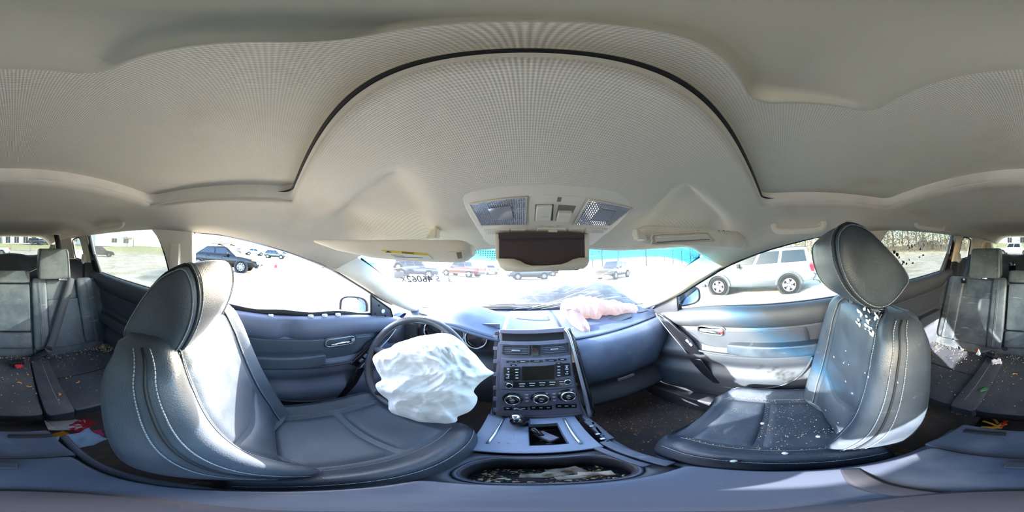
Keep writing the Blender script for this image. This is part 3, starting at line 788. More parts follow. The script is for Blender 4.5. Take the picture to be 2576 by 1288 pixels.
        for k in range(nb):
            t = (k+.5)/nb; yy = lerp(.49,.385,t) if side < 0 else lerp(.47,.435,t); zz = lerp(-.385,-.495,t) if side < 0 else lerp(-.425,-.46,t)
            MB().box(Q(yy, zz, .066), (.008, .022, .014), Matrix.Rotation(.75, 4, 'X')).build('window_switch', K['stack_grey'], SWP, bevel=.002)
        # speaker grille blade and lower pocket
        if side > 0: vb = [(.47,-.565),(.40,-.55),(.315,-.715),(.345,-.72),(.40,-.66)]
        else: vb = [(.43,-.545),(.385,-.54),(.31,-.74),(.34,-.745),(.39,-.66)]
        MB().prism([Q(y, z, .048) for y, z in vb], V(-side*.008,0,0)).build('pocket_brace', K['gloss_black'], D_, bevel=.003)
        arc = [(.30,-.735),(.18,-.735),(.06,-.70),(-.02,-.645),(-.07,-.57),(-.10,-.50)]
        MB().tube(smoothpath([Q(y, z, .058) for y, z in arc], 26), .006, 6).build('pocket_rim', K['plastic_door'], D_)
        # mirror mount triangle
        if side > 0: tr = [(.745,-.300),(.556,-.150),(.552,-.285),(.71,-.337)]
        else: tr = [(.468,-.160),(.60,-.252),(.620,-.303),(.478,-.288)]
        TR = MB().prism([V(CX+side*.695, y, z) for y, z in tr], V(-side*.016,0,0)).build('mirror_mount', K['plastic_dark'], D_, bevel=.003)
        fr_ = [V(CX+side*.68, y, z) for y, z in tr]
        MB().tube(fr_, .006, 6, closed=True).build('seal', K['rubber'], TR)
        if side < 0:
            for k, (y, z, r) in enumerate(((.545,-.255,.012),(.52,-.22,.005),(.50,-.262,.004),(.565,-.285,.005),(.51,-.28,.006))):
                MB().lathe([(r,0),(r,.004),(r*.4,.004)], V(CX-.678, y, z), V(1,0,0), 12).build('screw_hole', K['mark'] if k == 0 else K['gasket'], TR)
            # clips left bare where the pad has torn off the door skin
            for y in (.02, .18, .24, .30):
                MB().lattice(lambda a, b, c: V(CX-.684+.010*a, y+.010*b, -.243+.007*c), (-1,0,1)).build('trim_clip', K['mark'], D_)
            MB().sweep([Q(lerp(.60,-.30,k/24), -.228+sillz(lerp(.60,-.30,k/24))+.004*math.sin(k), -.012) for k in range(25)], [(-.012,-.016),(.012,-.016),(.012,.006),(-.012,.006)]).build('bare_door_skin', K['gasket'], D_)
        # window frame channel, dark, just outside the opening
        ys2 = [.62 - k*.04 for k in range(24)]
        MB().tube([V(CX+side*(hermite(wedge,y)+.012), y, hermite(winl,y)+.004) for y in ys2 if y > -.31] + [SP(side,-.325,.06,.006), SP(side,-.335,-.05,.008), SP(side,-.34,-.24,.008)], .011, 8).build('window_channel', K['gasket'], D_)
        MB().tube([V(CX+side*(hermite(wedge,y)+.022), y, hermite(winl,y)-.006) for y in ys2 if y > -.31] + [SP(side,-.318,.04,.016), SP(side,-.325,-.05,.016), SP(side,-.33,-.24,.016)], .006, 8).build('channel_lip', K['satin'] if side < 0 else K['rubber'], D_)
    else:
        fr_ = [(-1.235,.112),(-1.178,.108),(-1.165,-.05),(-1.10,-.205),(-1.235,-.20)]
        MB().prism([SP(side, y, z, -.004) for y, z in fr_], V(side*.03,0,.007)).build('window_frame', K['gloss_black'], D_, bevel=.006, seg=3)
        MB().prism([SP(side, y, z, -.010) for y, z in [(-1.165,-.06),(-1.135,-.055),(-1.085,-.205),(-1.125,-.205)]], V(side*.02,0,.005)).build('glass_divider', K['plastic_door'], D_, bevel=.004)
        top = [(-1.20,.112),(-.90,.112),(-.56,.112),(-.50,.085),(-.462,0),(-.44,-.11),(-.44,-.23)]
        MB().tube(smoothpath([SP(side,y,z,.004) for y,z in top], 40), .007, 8).build('gasket', K['gasket'], D_)
        mb = MB().lattice(lambda a, b, c: Q(-.80+.16*b, -.50+.035*c, .04+.03*a), (-1,-.7,.7,1)); mb.build('arm_rest', K['plastic_door'], D_, sub=2)
    return D_
door('door_1', -1, .66, -.34, 'driver door with torn loose upper pad, bare clips and no window glass', True, .010)
door('door_2', 1, .70, -.34, 'front passenger door in sunlight with chrome lever and red lock button')
door('door_3', -1, -.43, -1.235, 'left rear door half hidden behind the driver headrest', False)
door('door_4', 1, -.43, -1.235, 'right rear door behind the front passenger seat', False)

# outside mirrors
def mirror(side, c, w, h, lab, u, cat='mirror'):
    t = thing('door_mirror', lab, cat, c)
    c = V(*c); u = V(*u).normalized()
    nrm = u.cross(V(0,0,1)); nrm = nrm if nrm.y < 0 else -nrm
    nrm = (nrm + V(0,0,.10)).normalized()
    loop = []
    for k in range(40):
        a = 2*PI*k/40; ca, sa = math.cos(a), math.sin(a); e = (abs(ca)**3.2 + abs(sa)**3.2)**(-1/3.2)
        wv = w*(1 + .14*sa*0) ; loop.append(c + u*(ca*e*wv/2) + V(0,0,1)*(sa*e*h/2*(1-.10*ca)))
    ins = [c.lerp(q, .88) for q in loop]
    MB().loft([[c.lerp(q,.55) - nrm*.09 for q in loop], [c.lerp(q,.9) - nrm*.06 for q in loop], [c.lerp(q,1.03) - nrm*.02 for q in loop], loop, ins, [q - nrm*.012 for q in ins]], cap=True, flip=side < 0).build('housing', K['gasket'], t, angle=60)
    MB().loft([[q - nrm*.008 for q in ins], [q - nrm*.005 for q in ins]], flip=side < 0).build('mirror_glass', K['mirror'], t, smooth=False)
    MB().tube([c - u*w*.45 - nrm*.03 + V(0,0,-h*.2), V(CX+side*.70, c.y-.02, c.z-h*.3)], [.03,.035], 10).build('arm', K['gasket'], t)
    return t
mirror(-1, (-.86, .50, -.290), .185, .150, 'driver side outside mirror in a black housing beyond the left front pillar', (-.78,-.62,0))
mirror(1, (.90, .60, -.238), .185, .135, 'passenger side outside mirror in a black housing beside the silver estate', (.80,-.60,0))

# ------------------------------------------------------------------ front seats
def front_seat(xc, yb, yt, zb, zt, ycf, side, M_, Mc, lab, hr):
    """xc centre, yb/yt front face at bottom/top of the back, ycf cushion front edge; side = -1 driver"""
    S_ = thing('car_seat', lab, 'car seat', (xc, yb, -1.0))
    B, T = V(xc, yb, zb), V(xc, yt, zt)
    u = (T-B); Lb = u.length; u.normalize(); nrm = V(0, u.z, -u.y)      # nrm points forward
    HW = [(0,.185),(.15,.205),(.35,.222),(.55,.224),(.72,.220),(.84,.212),(.93,.194),(1,.150)]
    def bol(s, t):
        return .050*(1-.55*t)*math.exp(-((abs(s)-.80)/.20)**2)
    def fpt(s, t, o=0.):
        hw = hermite(HW, t); w = abs(s)
        d = bol(s, t) - .075*max(0, (w-.84)/.16)**2 - .012*max(0, t-.8)/.2 - .008*math.exp(-(s/.5)**2)*math.sin(PI*t)
        if t > .92: d -= .050*((t-.92)/.08)**2
        d += .012*math.exp(-((t-.22)/.10)**2)*math.exp(-(s/.5)**2)
        return B + u*(Lb*t) + V(hw*s, 0, 0) + nrm*(d + o)
    def bpt(s, t):
        hw = hermite(HW, t); th = .115 - .03*t
        if t > .9: th = lerp(.088, .045, ((t-.9)/.1))
        return B + u*(Lb*t) + V(hw*s*.97, 0, 0) - nrm*(th + .022*(1-abs(s)**3))
    loops = []
    fs = [-1+2*k/28 for k in range(29)]; bs = [1-2*k/12 for k in range(13)]
    for i in range(25):
        t = i/24
        loops.append([fpt(s, t) for s in fs] + [bpt(s, t) for s in bs])
    BK = MB().loft(loops, cap=True, flip=True).build('backrest', M_, S_, sub=1)
    # centre panel, split by a smile-shaped seam, standing a few millimetres proud
    def pan(name, t0, t1, s0=-.56, s1=.56, M2=M_):
        rows = []
        for i in range(17):
            a = i/16; r = []
            for k in range(21):
                b = k/20; s = lerp(s0, s1, b)
                ta = t0(s) if callable(t0) else t0; tb = t1(s) if callable(t1) else t1
                e = min(1, min(a, 1-a)*9, min(b, 1-b)*11); e = math.sin(e*PI/2)
                r.append(fpt(s, lerp(ta, tb, a), -.006 + .0135*e))
            rows.append(r)
        MB().grid(rows, flip=True).build(name, M2, S_)
    smile = lambda s: .38 - .10*(1 - (s/.56)**2) + .02
    pan('back_panel', smile, .955); pan('lumbar_panel', .02, smile)
    # twin stitching on both bolsters
    mb = MB()
    for sg in (-1, 1):
        for so in (.60, .90, .945):
            stitch_row(mb, [fpt(sg*so, .02+.95*k/60, .0015) for k in range(61)], 90)
    mb.build('stitching', K['thread'], S_, kind='stuff')
    mb = MB()
    for sg in (-1, 1):
        for so in (.585, .922):
            mb.tube([fpt(sg*so, .02+.95*k/50, .0010) for k in range(51)], .0022, 5)
    mb.build('bolster_seam', K['seam'], S_, kind='stuff')
    # cushion
    zc = -.675; yb2 = yb - .06
    HC = .225
    def cpt(s, t, o=0.):
        """t 0 rear .. 1 front edge, then rolls over"""
        y = lerp(yb2, ycf, min(t, 1)); w = abs(s)
        z = zc - .030*(1-t) + .035*math.exp(-((w-.84)/.17)**2) - .055*max(0,(w-.88)/.12)**2
        z += -.010*math.exp(-(s/.5)**2) - .045*max(0, (t-.86)/.14)**2
        hw = HC*(1 - .10*max(0,(t-.75)/.25)**2)
        return V(xc + hw*s, y, z + o)
    loops = []
    for i in range(25):
        t = i/24; top = [cpt(s, t) for s in fs]
        dn = .15 - .05*max(0, (t-.8)/.2)**2
        bot = [V(xc + HC*.97*s, top[0].y - .01*t, zc - dn) for s in bs]
        loops.append(top + bot)
    fr = loops[-1]; c_ = sum(fr, Vector())/len(fr)
    loops.append([c_.lerp(q, .93) + V(0,.022,-.004) for q in fr]); loops.append([c_.lerp(q, .75) + V(0,.032,-.006) for q in fr])
    MB().loft(loops, cap=True, flip=False).build('cushion', Mc, S_, sub=1)
    def cpan(name, t0, t1):
        rows = []
        for i in range(15):
            a = i/14; r = []
            for k in range(19):
                b = k/18; e = math.sin(min(1, min(a,1-a)*9, min(b,1-b)*10)*PI/2); r.append(cpt(lerp(-.60,.60,b), lerp(t0,t1,a), -.005+.0125*e))
            rows.append(r)
        MB().grid(rows).build(name, Mc, S_)
    cpan('cushion_panel', .10, .56); cpan('thigh_panel', .575, .93)
    mb = MB()
    for sg in (-1, 1):
        for so in (.645, .93):
            stitch_row(mb, [cpt(sg*so, .05+.92*k/40, .0015) for k in range(41)], 70)
    mb.build('stitching', K['thread'], S_, kind='stuff')
    # plastic side shields and frame
    for sg in (-1, 1):
        MB().lattice(lambda a, b, c: V(xc + sg*(HC+.004) + .014*a, lerp(yb2-.10, ycf-.06, (b+1)/2), zc-.135+.055*c*(1-.25*b)), (-1,-.7,.7,1)).build('side_shield', K['plastic_dark'], S_, sub=2)
        MB().box((xc+sg*.17, (yb2+ycf)/2, -.97), (.035, .46, .12)).build('seat_rail', K['plastic_dark'], S_, bevel=.006)
    # headrest: thick wedge whose side outline is an egg, stitched round both cheeks
    pts, tilt, xin, xout, posts, mm = hr
    cx_ = (xin+xout)/2
    prof = smoothpath(pts, 56, True)                        # outline in the y-z plane
    c0 = sum(prof, Vector())/56; c0.x = cx_
    Rt = Matrix.Rotation(tilt, 3, 'Y')
    hwid = abs(xout-xin)/2
    def hp(q, x, k):
        d = V(0, q.y-c0.y, q.z-c0.z)*k
        return c0 + Rt @ V(x, d.y, d.z)
    lv = [(-1.0,.30),(-1.03,.62),(-1.01,.86),(-.96,.965),(-.86,1.0),(-.45,1.04),(0,1.05),(.45,1.04),(.86,1.0),(.96,.965),(1.01,.86),(1.03,.62),(1.0,.30)]
    HRo = MB().loft([[hp(q, x*hwid, k) for q in prof] for x, k in lv], cap=True).build('headrest', mm, S_, sub=1)
    mb = MB()
    for sg in (-1, 1):
        for x, k in ((.985,.93),(.80,1.012)):
            stitch_row(mb, [hp(q, sg*x*hwid, k*1.004) for q in prof+prof[:1]], 96)
    mb.build('stitching', K['thread'], HRo, kind='stuff')
    for sg in (-1, 1): MB().tube([hp(q, sg*.90*hwid, .995) for q in prof], .0024, 5, closed=True).build('piping', K['seam'], HRo)
    if posts:
        for sg in (-1, 1):
            b0 = fpt(sg*.42, .958, -.004); MB().tube([b0 - u*.03, b0 + u*.03, c0 + V(sg*.09,-.01,-.06)], .0055, 10).build('post', K['shiny_steel'], S_, label='steel headrest post')
            MB().lattice(lambda a, b, c: b0 + V(.022*a, 0, 0) + u*(.016*b) + nrm*(.008*c), (-1,-.6,.6,1)).build('guide', K['gloss_black'], S_, sub=2)
    return S_, fpt, cpt
# driver
XD, XP = -.318, .412
dp = [A(px, py, x=-.195) for px, py in ((455,665),(392,700),(343,765),(308,830),(312,864),(345,893),(404,910),(441,893),(477,832),(491,769),(487,710),(474,677))]
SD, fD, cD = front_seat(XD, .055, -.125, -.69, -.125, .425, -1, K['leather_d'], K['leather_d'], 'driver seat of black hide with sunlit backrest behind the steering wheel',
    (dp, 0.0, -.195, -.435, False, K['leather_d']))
pp = [A(px, py, x=.285) for px, py in ((2106,600),(2125,572),(2148,564),(2188,580),(2230,622),(2267,665),(2292,708),(2279,735),(2243,775),(2206,786),(2169,769),(2132,726),(2110,665))]
SPs, fP, cP = front_seat(XP, -.075, -.195, -.70, -.135, .255, 1, K['leather'], K['leather_dirty'], 'front passenger seat of black hide with raised headrest and crumb-strewn cushion',
    (pp, 0.06, .285, .540, True, K['leather']))
# chalky smears on the passenger backrest round the headrest guides
m = MB()
for k in range(34):
    s, t = random.uniform(-.62,-.05), random.uniform(.88,.965)
    p = fP(s, t, .009); m.ell(p, (random.uniform(.004,.010), .0012, random.uniform(.002,.006)), 7, 4, Matrix.Rotation(random.uniform(-.8,.8), 4, 'Y'))
for k in range(16):
    s, t = random.uniform(-.93,.6), random.uniform(.1,.9); p = fP(s, t, .008 if abs(s) < .55 else .001); r = random.uniform(.0012,.004); m.ell(p, (r, .001, r*random.uniform(.6,1.6)), 6, 4)
m.build('chalk_smear', mat('chalk', srgb(200,208,214), .9), SPs, kind='stuff')
# crumbs on the passenger cushion: real little lumps, dense in the seams
def crumbs(mb, fn, n, r0, r1):
    for k in range(n):
        p = fn(); r = random.uniform(r0, r1)
        mb.ell(p + V(0,0,r*.4), (r*random.uniform(.7,1.6), r*random.uniform(.7,1.4), r*.7), 5, 3, Matrix.Rotation(random.uniform(0,3), 4, 'Z'))
cr_tan = mat('tan crumb', srgb(176,140,92), .9, var=(60, srgb(222,206,176), .4, .6)); cr_pale = mat('pale crumb', srgb(206,200,190), .9); cr_or = mat('orange crumb', srgb(206,136,40), .8)
m = MB(); crumbs(m, lambda: cP(random.uniform(-.6,.6), random.uniform(.05,.56), .008), 230, .0006, .0019); crumbs(m, lambda: cP(random.choice((-.62,.62))+random.gauss(0,.012), random.uniform(.05,.95), .002), 120, .0006, .0017)
crumbs(m, lambda: cP(random.uniform(-.6,.6), .567+random.gauss(0,.006), .002), 50, .0006, .0015)
tag(m.build('crumbs', cr_tan), 'tan food crumbs scattered over the front passenger cushion', 'crumbs', kind='stuff')
for k, (px, py) in enumerate(((1918,1065),(1975,1140),(2058,1098),(1846,1160))):
    p = A(px, py, z=-.665); MB().ell(p, (.007,.006,.003), 7, 5).build('white_fleck', cr_pale).select_set(False)
    o = bpy.data.objects['white_fleck' if k == 0 else f'white_fleck.{k:03d}']; tag(o, ['largest white fleck near the front seam of the passenger cushion','white fleck low on the inboard edge of the passenger cushion','white fleck at the rear middle of the passenger cushion','white fleck at the front corner of the passenger cushion'][k], 'fleck', 'white flecks on the passenger cushion')
# ------------------------------------------------------------------ dashboard
DB = thing('dashboard', 'long black dashboard under the windscreen', 'dashboard', (CX, .8, -.5))
def ws_base(x):
    u = (x-CX)/.668; q = ws_pt(max(-1, min(1, u)), 1.0); return q.y, q.z
def dash_front(x):
    """front edge of the top skin"""
    return .665 + .05*abs((x-CX)/.7)**2
def hood(x): return math.exp(-(((x+.33)/.200)**2)*.9)
def top_pt(x, v):
    yb, zb_ = ws_base(x); yf = dash_front(x) - .035*hood(x)
    zf = -.345 + .010*(x > .2)*0
    ydash = lerp(yb + .02, yf, v)
    z = lerp(zb_ - .012, zf, sm(.15, 1, v)) + .022*math.sin(PI*min(1, v*1.0))
    z += hood(x)*.095*sm(.20, .60, v)*(1 - .30*sm(.78, 1, v))
    return V(x, ydash, z)
def dash_band(x0, x1, n, v0, v1, nv):
    return [[top_pt(lerp(x0, x1, i/n), lerp(v0, v1, j/nv)) for i in range(n+1)] for j in range(nv+1)]
MB().grid(dash_band(-.64, .735, 110, 0, 1, 26)).build('top_skin', K['dash'], DB, solid=.006)
# centre top panel with fine joints, slightly proud
MB().grid([[q + V(0,0,.0035) for q in r] for r in dash_band(-.105, .17, 14, .14, .97, 14)]).build('centre_panel', K['dash'], DB, solid=.006)
MB().grid([[q + V(0,0,.006) for q in r] for r in dash_band(-.06, .13, 12, .42, .60, 5)]).build('sensor_lid', K['dash'], DB, solid=.004)
# passenger face: padded roll below the seam, glove box under it
def face_pt(x, t):
    e = max(0, (x-.60)/.14)
    tab_y = [(0, dash_front(x)-.002), (.10, .628+.02*e), (.35, .602+.03*e), (.65, .606+.05*e), (.88, .628+.06*e), (1, .655+.06*e)]
    tab_z = [(0, -.350), (.10, -.368), (.35, -.440), (.65, -.530+.03*e), (.88, -.590+.05*e), (1, -.602+.06*e)]
    return V(x, hermite(tab_y, t), hermite(tab_z, t))
MB().grid([[face_pt(lerp(.19,.735,i/40), t/24) for i in range(41)] for t in range(25)], flip=False).build('passenger_pad', K['dash'], DB, solid=.006)
MB().tube([face_pt(lerp(.19,.735,i/40), 0)+V(0,-.001,.001) for i in range(41)], .0035, 6).build('seam_gap', K['gasket'], DB)
m = MB(); m.grid([[V(lerp(.19,.70,i/20), .645+.03*math.sin(PI*j/10), -.600-.012*j) for i in range(21)] for j in range(15)])
GB = m.build('glove_box', K['plastic_dark'], DB, solid=.01)
q = A(1575, 948, y=.645); MB().lattice(lambda a, b, c: q + V(.045*a, .006*b, .010*c), (-1,-.7,.7,1)).build('latch', K['satin'], GB, sub=1)
MB().grid([[V(lerp(.17,.74,i/8), .72+.10*j/6, -.75-.055*j) for i in range(9)] for j in range(7)]).build('toe_board', K['plastic_dark'], DB, solid=.01)
# corner vents on the passenger end
def vent(name, c, u, v, w, h, nsl, parent, mm='plastic_dark', tab=True):
    c = Vector(c); u = Vector(u).normalized(); n_ = u.cross(Vector(v)).normalized(); v = n_.cross(u)
    if n_.y > 0: n_ = -n_
    fr = rrect(-w/2, w/2, -h/2, h/2, min(w,h)*.16, 3); P_ = lambda q, d: c + u*q.x + v*q.y + n_*d
    ins = rrect(-w/2*.90, w/2*.90, -h/2*.84, h/2*.84, min(w,h)*.12, 3)
    lp = [[P_(q,-.004) for q in fr],[P_(q,.004) for q in fr],[P_(q,.004) for q in ins],[P_(q,-.018) for q in ins]]
    ori = (lp[0][1]-lp[0][0]).cross(lp[1][0]-lp[0][0])
    o = MB().loft(lp, cap=True).build(name, K[mm], parent, angle=40)
    for k in range(nsl):
        yy = lerp(-h/2*.72, h/2*.72, (k+.5)/nsl)
        a = c + v*yy - n_*.006
        MB().hexa(
            [a - u*w*.45 - v*.001 - n_*.007, a + u*w*.45 - v*.001 - n_*.007, a + u*w*.45 - v*.004 + n_*.007, a - u*w*.45 - v*.004 + n_*.007,
             a - u*w*.45 + v*.0025 - n_*.007, a + u*w*.45 + v*.0025 - n_*.007, a + u*w*.45 - v*.001 + n_*.007, a - u*w*.45 - v*.001 + n_*.007]).build('slat', K['slat'], o, smooth=False)
    if tab: MB().box(c + n_*.004, (w*.30, .010, .007)).build('vane_tab', K['satin'], o, bevel=.002)
    return o
q = A(1647, 836, y=.655); vent('end_vent', q, (1,.25,0), (0,.25,1), .085, .105, 6, DB)
q = top_pt(.655, .62); vent('demister_vent', q + V(0,0,.004), (1,-.2,.0), (0,.35,.12), .07, .05, 6, DB, tab=False)
# driver side
q = A(1012, 848, y=.70); vent('driver_vent', q, (1,-.15,0), (0,.2,1), .10, .075, 4, DB)
# instrument cluster under the hood
CL = MB().grid([[V(lerp(-.54,-.115,i/16), .735 - .02*math.sin(PI*i/16), lerp(-.275,-.455,j/6)) for i in range(17)] for j in range(7)]).build('instrument_cluster', K['plastic_dark'], DB, solid=.01)
for x, z, r in ((-.435,-.355,.052),(-.325,-.350,.058),(-.215,-.355,.052)):
    d = MB().lathe([(r,0),(r,.016),(r*.90,.016),(r*.86,.004),(.004,.004)], V(x,.715,z), V(0,-1,.25), 32).build('dial', K['gloss_black'], CL, angle=40)
    MB().lathe([(r*1.0,.015),(r*1.02,.019),(r*.93,.021),(r*.90,.016)], V(x,.715,z), V(0,-1,.25), 32, cap=False).build('dial_ring', K['satin'], d)
# hood lip
MB().tube([top_pt(lerp(-.56,-.105,i/40), 1)+V(0,-.002,-.004) for i in range(41)], .007, 8).build('hood_lip', K['dash'], DB)
# driver knee bolster and side
MB().grid([[V(lerp(-.66,-.10,i/24), hermite([(0,.725),(.15,.66),(.5,.64),(.8,.68),(1,.78)], j/14), lerp(-.445,-.84,j/14)) for i in range(25)] for j in range(15)]).build('knee_bolster', K['plastic'], DB, solid=.01)
MB().grid([[V(lerp(-.68,-.54,i/8), dash_front(-.6)+.01-.02*math.sin(PI*i/8), lerp(-.335,-.46,j/8)) for i in range(9)] for j in range(9)]).build('driver_end', K['plastic'], DB, solid=.008)
# opened airbag lid flap
a_, b_, c_, d_ = A(1482,812,y=.83), A(1588,782,y=.83), A(1590,797,y=.75), A(1478,838,y=.75)
MB().loft([[a_,b_,c_,d_],[q+V(0,.004,.006) for q in (a_,b_,c_,d_)]]).build('airbag_lid', K['plastic'], DB, bevel=.004, seg=3, label='opened grey airbag lid flap')

# ------------------------------------------------------------------ centre stack
ST = thing('centre_stack', 'dark grey centre stack with air vents, radio and three climate dials', 'centre stack', (CX, .62, -.46))
ST_T, ST_B = V(.030, .668, -.268), V(.036, .525, -.660)
su = V(1,0,0); sv = (ST_B-ST_T).normalized(); snn = V(0, sv.z, -sv.y); snn = snn if snn.y < 0 else -snn
def SX(px, py, out=0.):
    d = A(px, py, d=1); t = ST_T.dot(snn)/d.dot(snn); return d*t + snn*out
def slab(loop_px, out0, out1, name, mm, parent, bev=.002, seg=2, **kw):
    return MB().loft([[SX(x,y,out0) for x,y in loop_px],[SX(x,y,out1) for x,y in loop_px]], flip=False).build(name, K[mm], parent, bevel=bev, seg=seg, smooth=False, **kw)
def box_px(x0, y0, x1, y1): return [(x0,y0),(x1,y0),(x1,y1),(x0,y1)]
# silver-grey frame plate, pieces round the openings
slab([(1258,829),(1422,824),(1432,852),(1470,1042),(1452,1046),(1246,1046),(1246,960),(1250,880)], -.05, -.004, 'body', 'stack_grey', ST, .004)
slab([(1258,828),(1420,823),(1426,834),(1256,838)], -.01, .008, 'upper_lip', 'stack_grey', ST, .003)
# open tray at the top
slab([(1263,838),(1417,834),(1420,853),(1263,857)], -.004, -.003, 'tray_mouth', 'gasket', ST, 0)
slab([(1258,858),(1426,853),(1432,862),(1256,866)], -.004, .006, 'tray_edge', 'stack_grey', ST, .002)
def stack_vent(px, py, w, h, n): return vent('air_vent', SX(px, py, .002), su, -sv, w, h, n, ST)
pw = (SX(1360,880)-SX(1340,880)).length/20
stack_vent(1298, 881, 70*pw, .044, 4); stack_vent(1394, 878, 66*pw, .044, 4)
HZ = slab(box_px(1337,868,1356,896), -.004, .004, 'hazard_button', 'gloss_black', ST, .002)
tri = [SX(1341,887,.0045), SX(1352,887,.0045), SX(1346.5,876,.0045)]
MB().tube(tri, .0009, 4, closed=True).build('warning_triangle', K['red'], HZ)
RF = slab([(1260,900),(1436,893),(1446,972),(1258,978)], -.004, .004, 'radio', 'stack_grey', ST, .003)
for x0, x1, y0, y1 in ((1274,1296,907,912),(1300,1330,906,911),(1334,1366,905,910),(1372,1400,903,908),(1403,1424,901,906),(1284,1300,916,920),(1398,1412,911,915)):
    slab(box_px(x0,y0,x1,y1), .004, .0065, 'button', 'gloss_black', RF, .001)
    slab(box_px(lerp(x0,x1,.3),lerp(y0,y1,.45),lerp(x0,x1,.7),lerp(y0,y1,.62)), .0065, .0068, 'legend', 'mark', RF, 0)
KL = slab([(1268,923),(1309,922),(1311,955),(1269,957)], .004, .010, 'keypad', 'gloss_black', RF, .002)
KR = slab([(1394,914),(1432,912),(1436,944),(1397,948)], .004, .010, 'keypad', 'gloss_black', RF, .002)
slab([(1314,922),(1391,918),(1394,953),(1314,956)], .004, .0052, 'screen', 'screen', RF, 0, label='dark blank radio screen')
MB().tube([SX(*p, .006) for p in ((1313,921),(1392,917),(1395,954),(1313,957))], .0014, 5, closed=True).build('screen_rim', K['plastic_dark'], RF)
slab([(1290,958),(1432,952),(1436,967),(1292,974)], .004, .008, 'lower_bar', 'gloss_black', RF, .002)
for x0,y0,x1,y1 in ((1276,925,1282,928),(1296,927,1305,929),(1297,934,1304,936),(1297,941,1304,943),(1297,948,1304,950),(1274,939,1282,941),(1274,948,1282,950),(1401,920,1408,922),(1401,928,1408,930),(1401,935,1408,937),(1401,942,1408,944),(1420,918,1428,920),(1420,926,1428,928),(1420,938,1428,940)):
    slab(box_px(x0,y0,x1,y1), .010, .0104, 'legend', 'mark', RF, 0)
for px, py, k in ((1280,933,1),(1280,945,-1),(1424,922,1),(1425,934,-1)):
    q = [SX(px-3,py+2*k,.0104),SX(px+3,py+2*k,.0104),SX(px,py-2*k,.0104)]; MB().loft([q,[a+snn*.0003 for a in q]]).build('arrow_mark', K['mark'], RF, smooth=False)
for k in range(5):
    x = 1306+25*k; slab(box_px(x,963-k*1.4,x+15,965-k*1.4), .008,.0084,'legend','mark',RF,0); slab(box_px(x+1,969-k*1.4,x+13,970.5-k*1.4), .008,.0084,'legend','mark',RF,0)
def knob(px, py, r, h, par, ring=True, nm='dial', mm='gloss_black'):
    o = MB().lathe([(r*1.28,0),(r*1.28,.003),(r*1.12,.005),(r,.006),(r*.96,h),(r*.86,h+.002),(.001,h+.002)], SX(px,py,.003), snn, 32).build(nm, K[mm], par, angle=50)
    if ring: MB().lathe([(r*.99,h*.55),(r*1.03,h*.75),(r*.98,h+.002),(r*.84,h+.003),(r*.80,h+.001)], SX(px,py,.003), snn, 32, cap=False).build('chrome_ring', K['chrome'], o)
    return o
knob(1282,967,.0125,.016,RF,True,'radio_knob'); knob(1425,958,.0125,.016,RF,True,'radio_knob')
CP = slab([(1258,980),(1446,974),(1456,1012),(1258,1018)], -.004, .003, 'climate_panel', 'stack_dark', ST, .003)
for px, py in ((1290,1002),(1360,1000),(1426,993)):
    o = knob(px, py, .0255, .020, CP)
    for dy in (-.008, 0, .008):
        q = SX(px, py, .0262) - sv*dy; MB().box(q, (.016 if dy == 0 else .010, .0012, .0014)).build('legend', K['mark'], o)
for px, py in ((1325,992),(1325,1000),(1393,990),(1393,998),(1326,1008),(1394,1006)):
    slab(box_px(px-6,py-2.5,px+6,py+2.5), .003, .005, 'button', 'stack_grey', CP, .001); slab(box_px(px-3,py-.8,px+3,py+.8), .005, .0053, 'legend', 'mark', CP, 0)
SB = slab([(1258,1018),(1456,1012),(1462,1036),(1258,1040)], -.004, .002, 'switch_row', 'stack_dark', ST, .002)
for x0,y0,x1,y1 in ((1268,1023,1327,1031),(1333,1021,1388,1030),(1398,1016,1450,1026)):
    slab([(x0,y0),(x1,y0-1),(x1,y1-1),(x0,y1)], .002, .005, 'rocker', 'gloss_black', SB, .001)
    for k in range(3):
        xx = lerp(x0,x1,(k+.5)/3); slab(box_px(xx-4,(y0+y1)/2-1.6,xx+4,(y0+y1)/2), .005,.0054,'legend','mark',SB,0)
# bare brackets where the left trim strip is missing
BR = slab([(1243,835),(1256,832),(1254,880),(1252,960),(1252,1044),(1236,1044),(1238,930)], -.045, -.012, 'bare_bracket', 'plastic_dark', ST, .002)
for py in (845, 872, 905, 938, 972, 1000, 1028):
    slab(box_px(1240,py,1252,py+9), -.012, -.002, 'clip_tab', 'stack_grey', BR, .001)
# bright strip down the right edge
pth = [SX(x,y,o) for x,y,o in ((1421,826,.012),(1432,850,.016),(1443,890,.016),(1455,935,.014),(1468,985,.012),(1482,1045,.010))]
MB().sweep(smoothpath(pth, 30), [(-.006,-.006),(.006,-.006),(.006,.004),(0,.007),(-.006,.004)], up=snn).build('bright_strip', K['satin'], ST, label='satin silver strip along the right edge')
MB().sweep(smoothpath([p + V(.013,0,-.002) for p in pth], 30), [(-.006,-.008),(.006,-.008),(.006,.004),(-.006,.004)], up=snn).build('gloss_strip', K['gloss_black'], ST)
# pocket at the foot
MB().loft([[SX(1262,1042,-.03),SX(1458,1038,-.03),SX(1462,1062,-.03),SX(1258,1066,-.03)],[SX(1262,1042,-.012),SX(1458,1038,-.012),SX(1462,1062,-.012),SX(1258,1066,-.012)]]).build('foot_pocket', K['plastic_dark'], ST, bevel=.003)

# ------------------------------------------------------------------ centre console
CO = thing('centre_console', 'blue grey centre console with selector gate, open tray and padded lid', 'console', (CX, .15, -.8))
def CPX(px, py, z): return A(px, py, z=z)
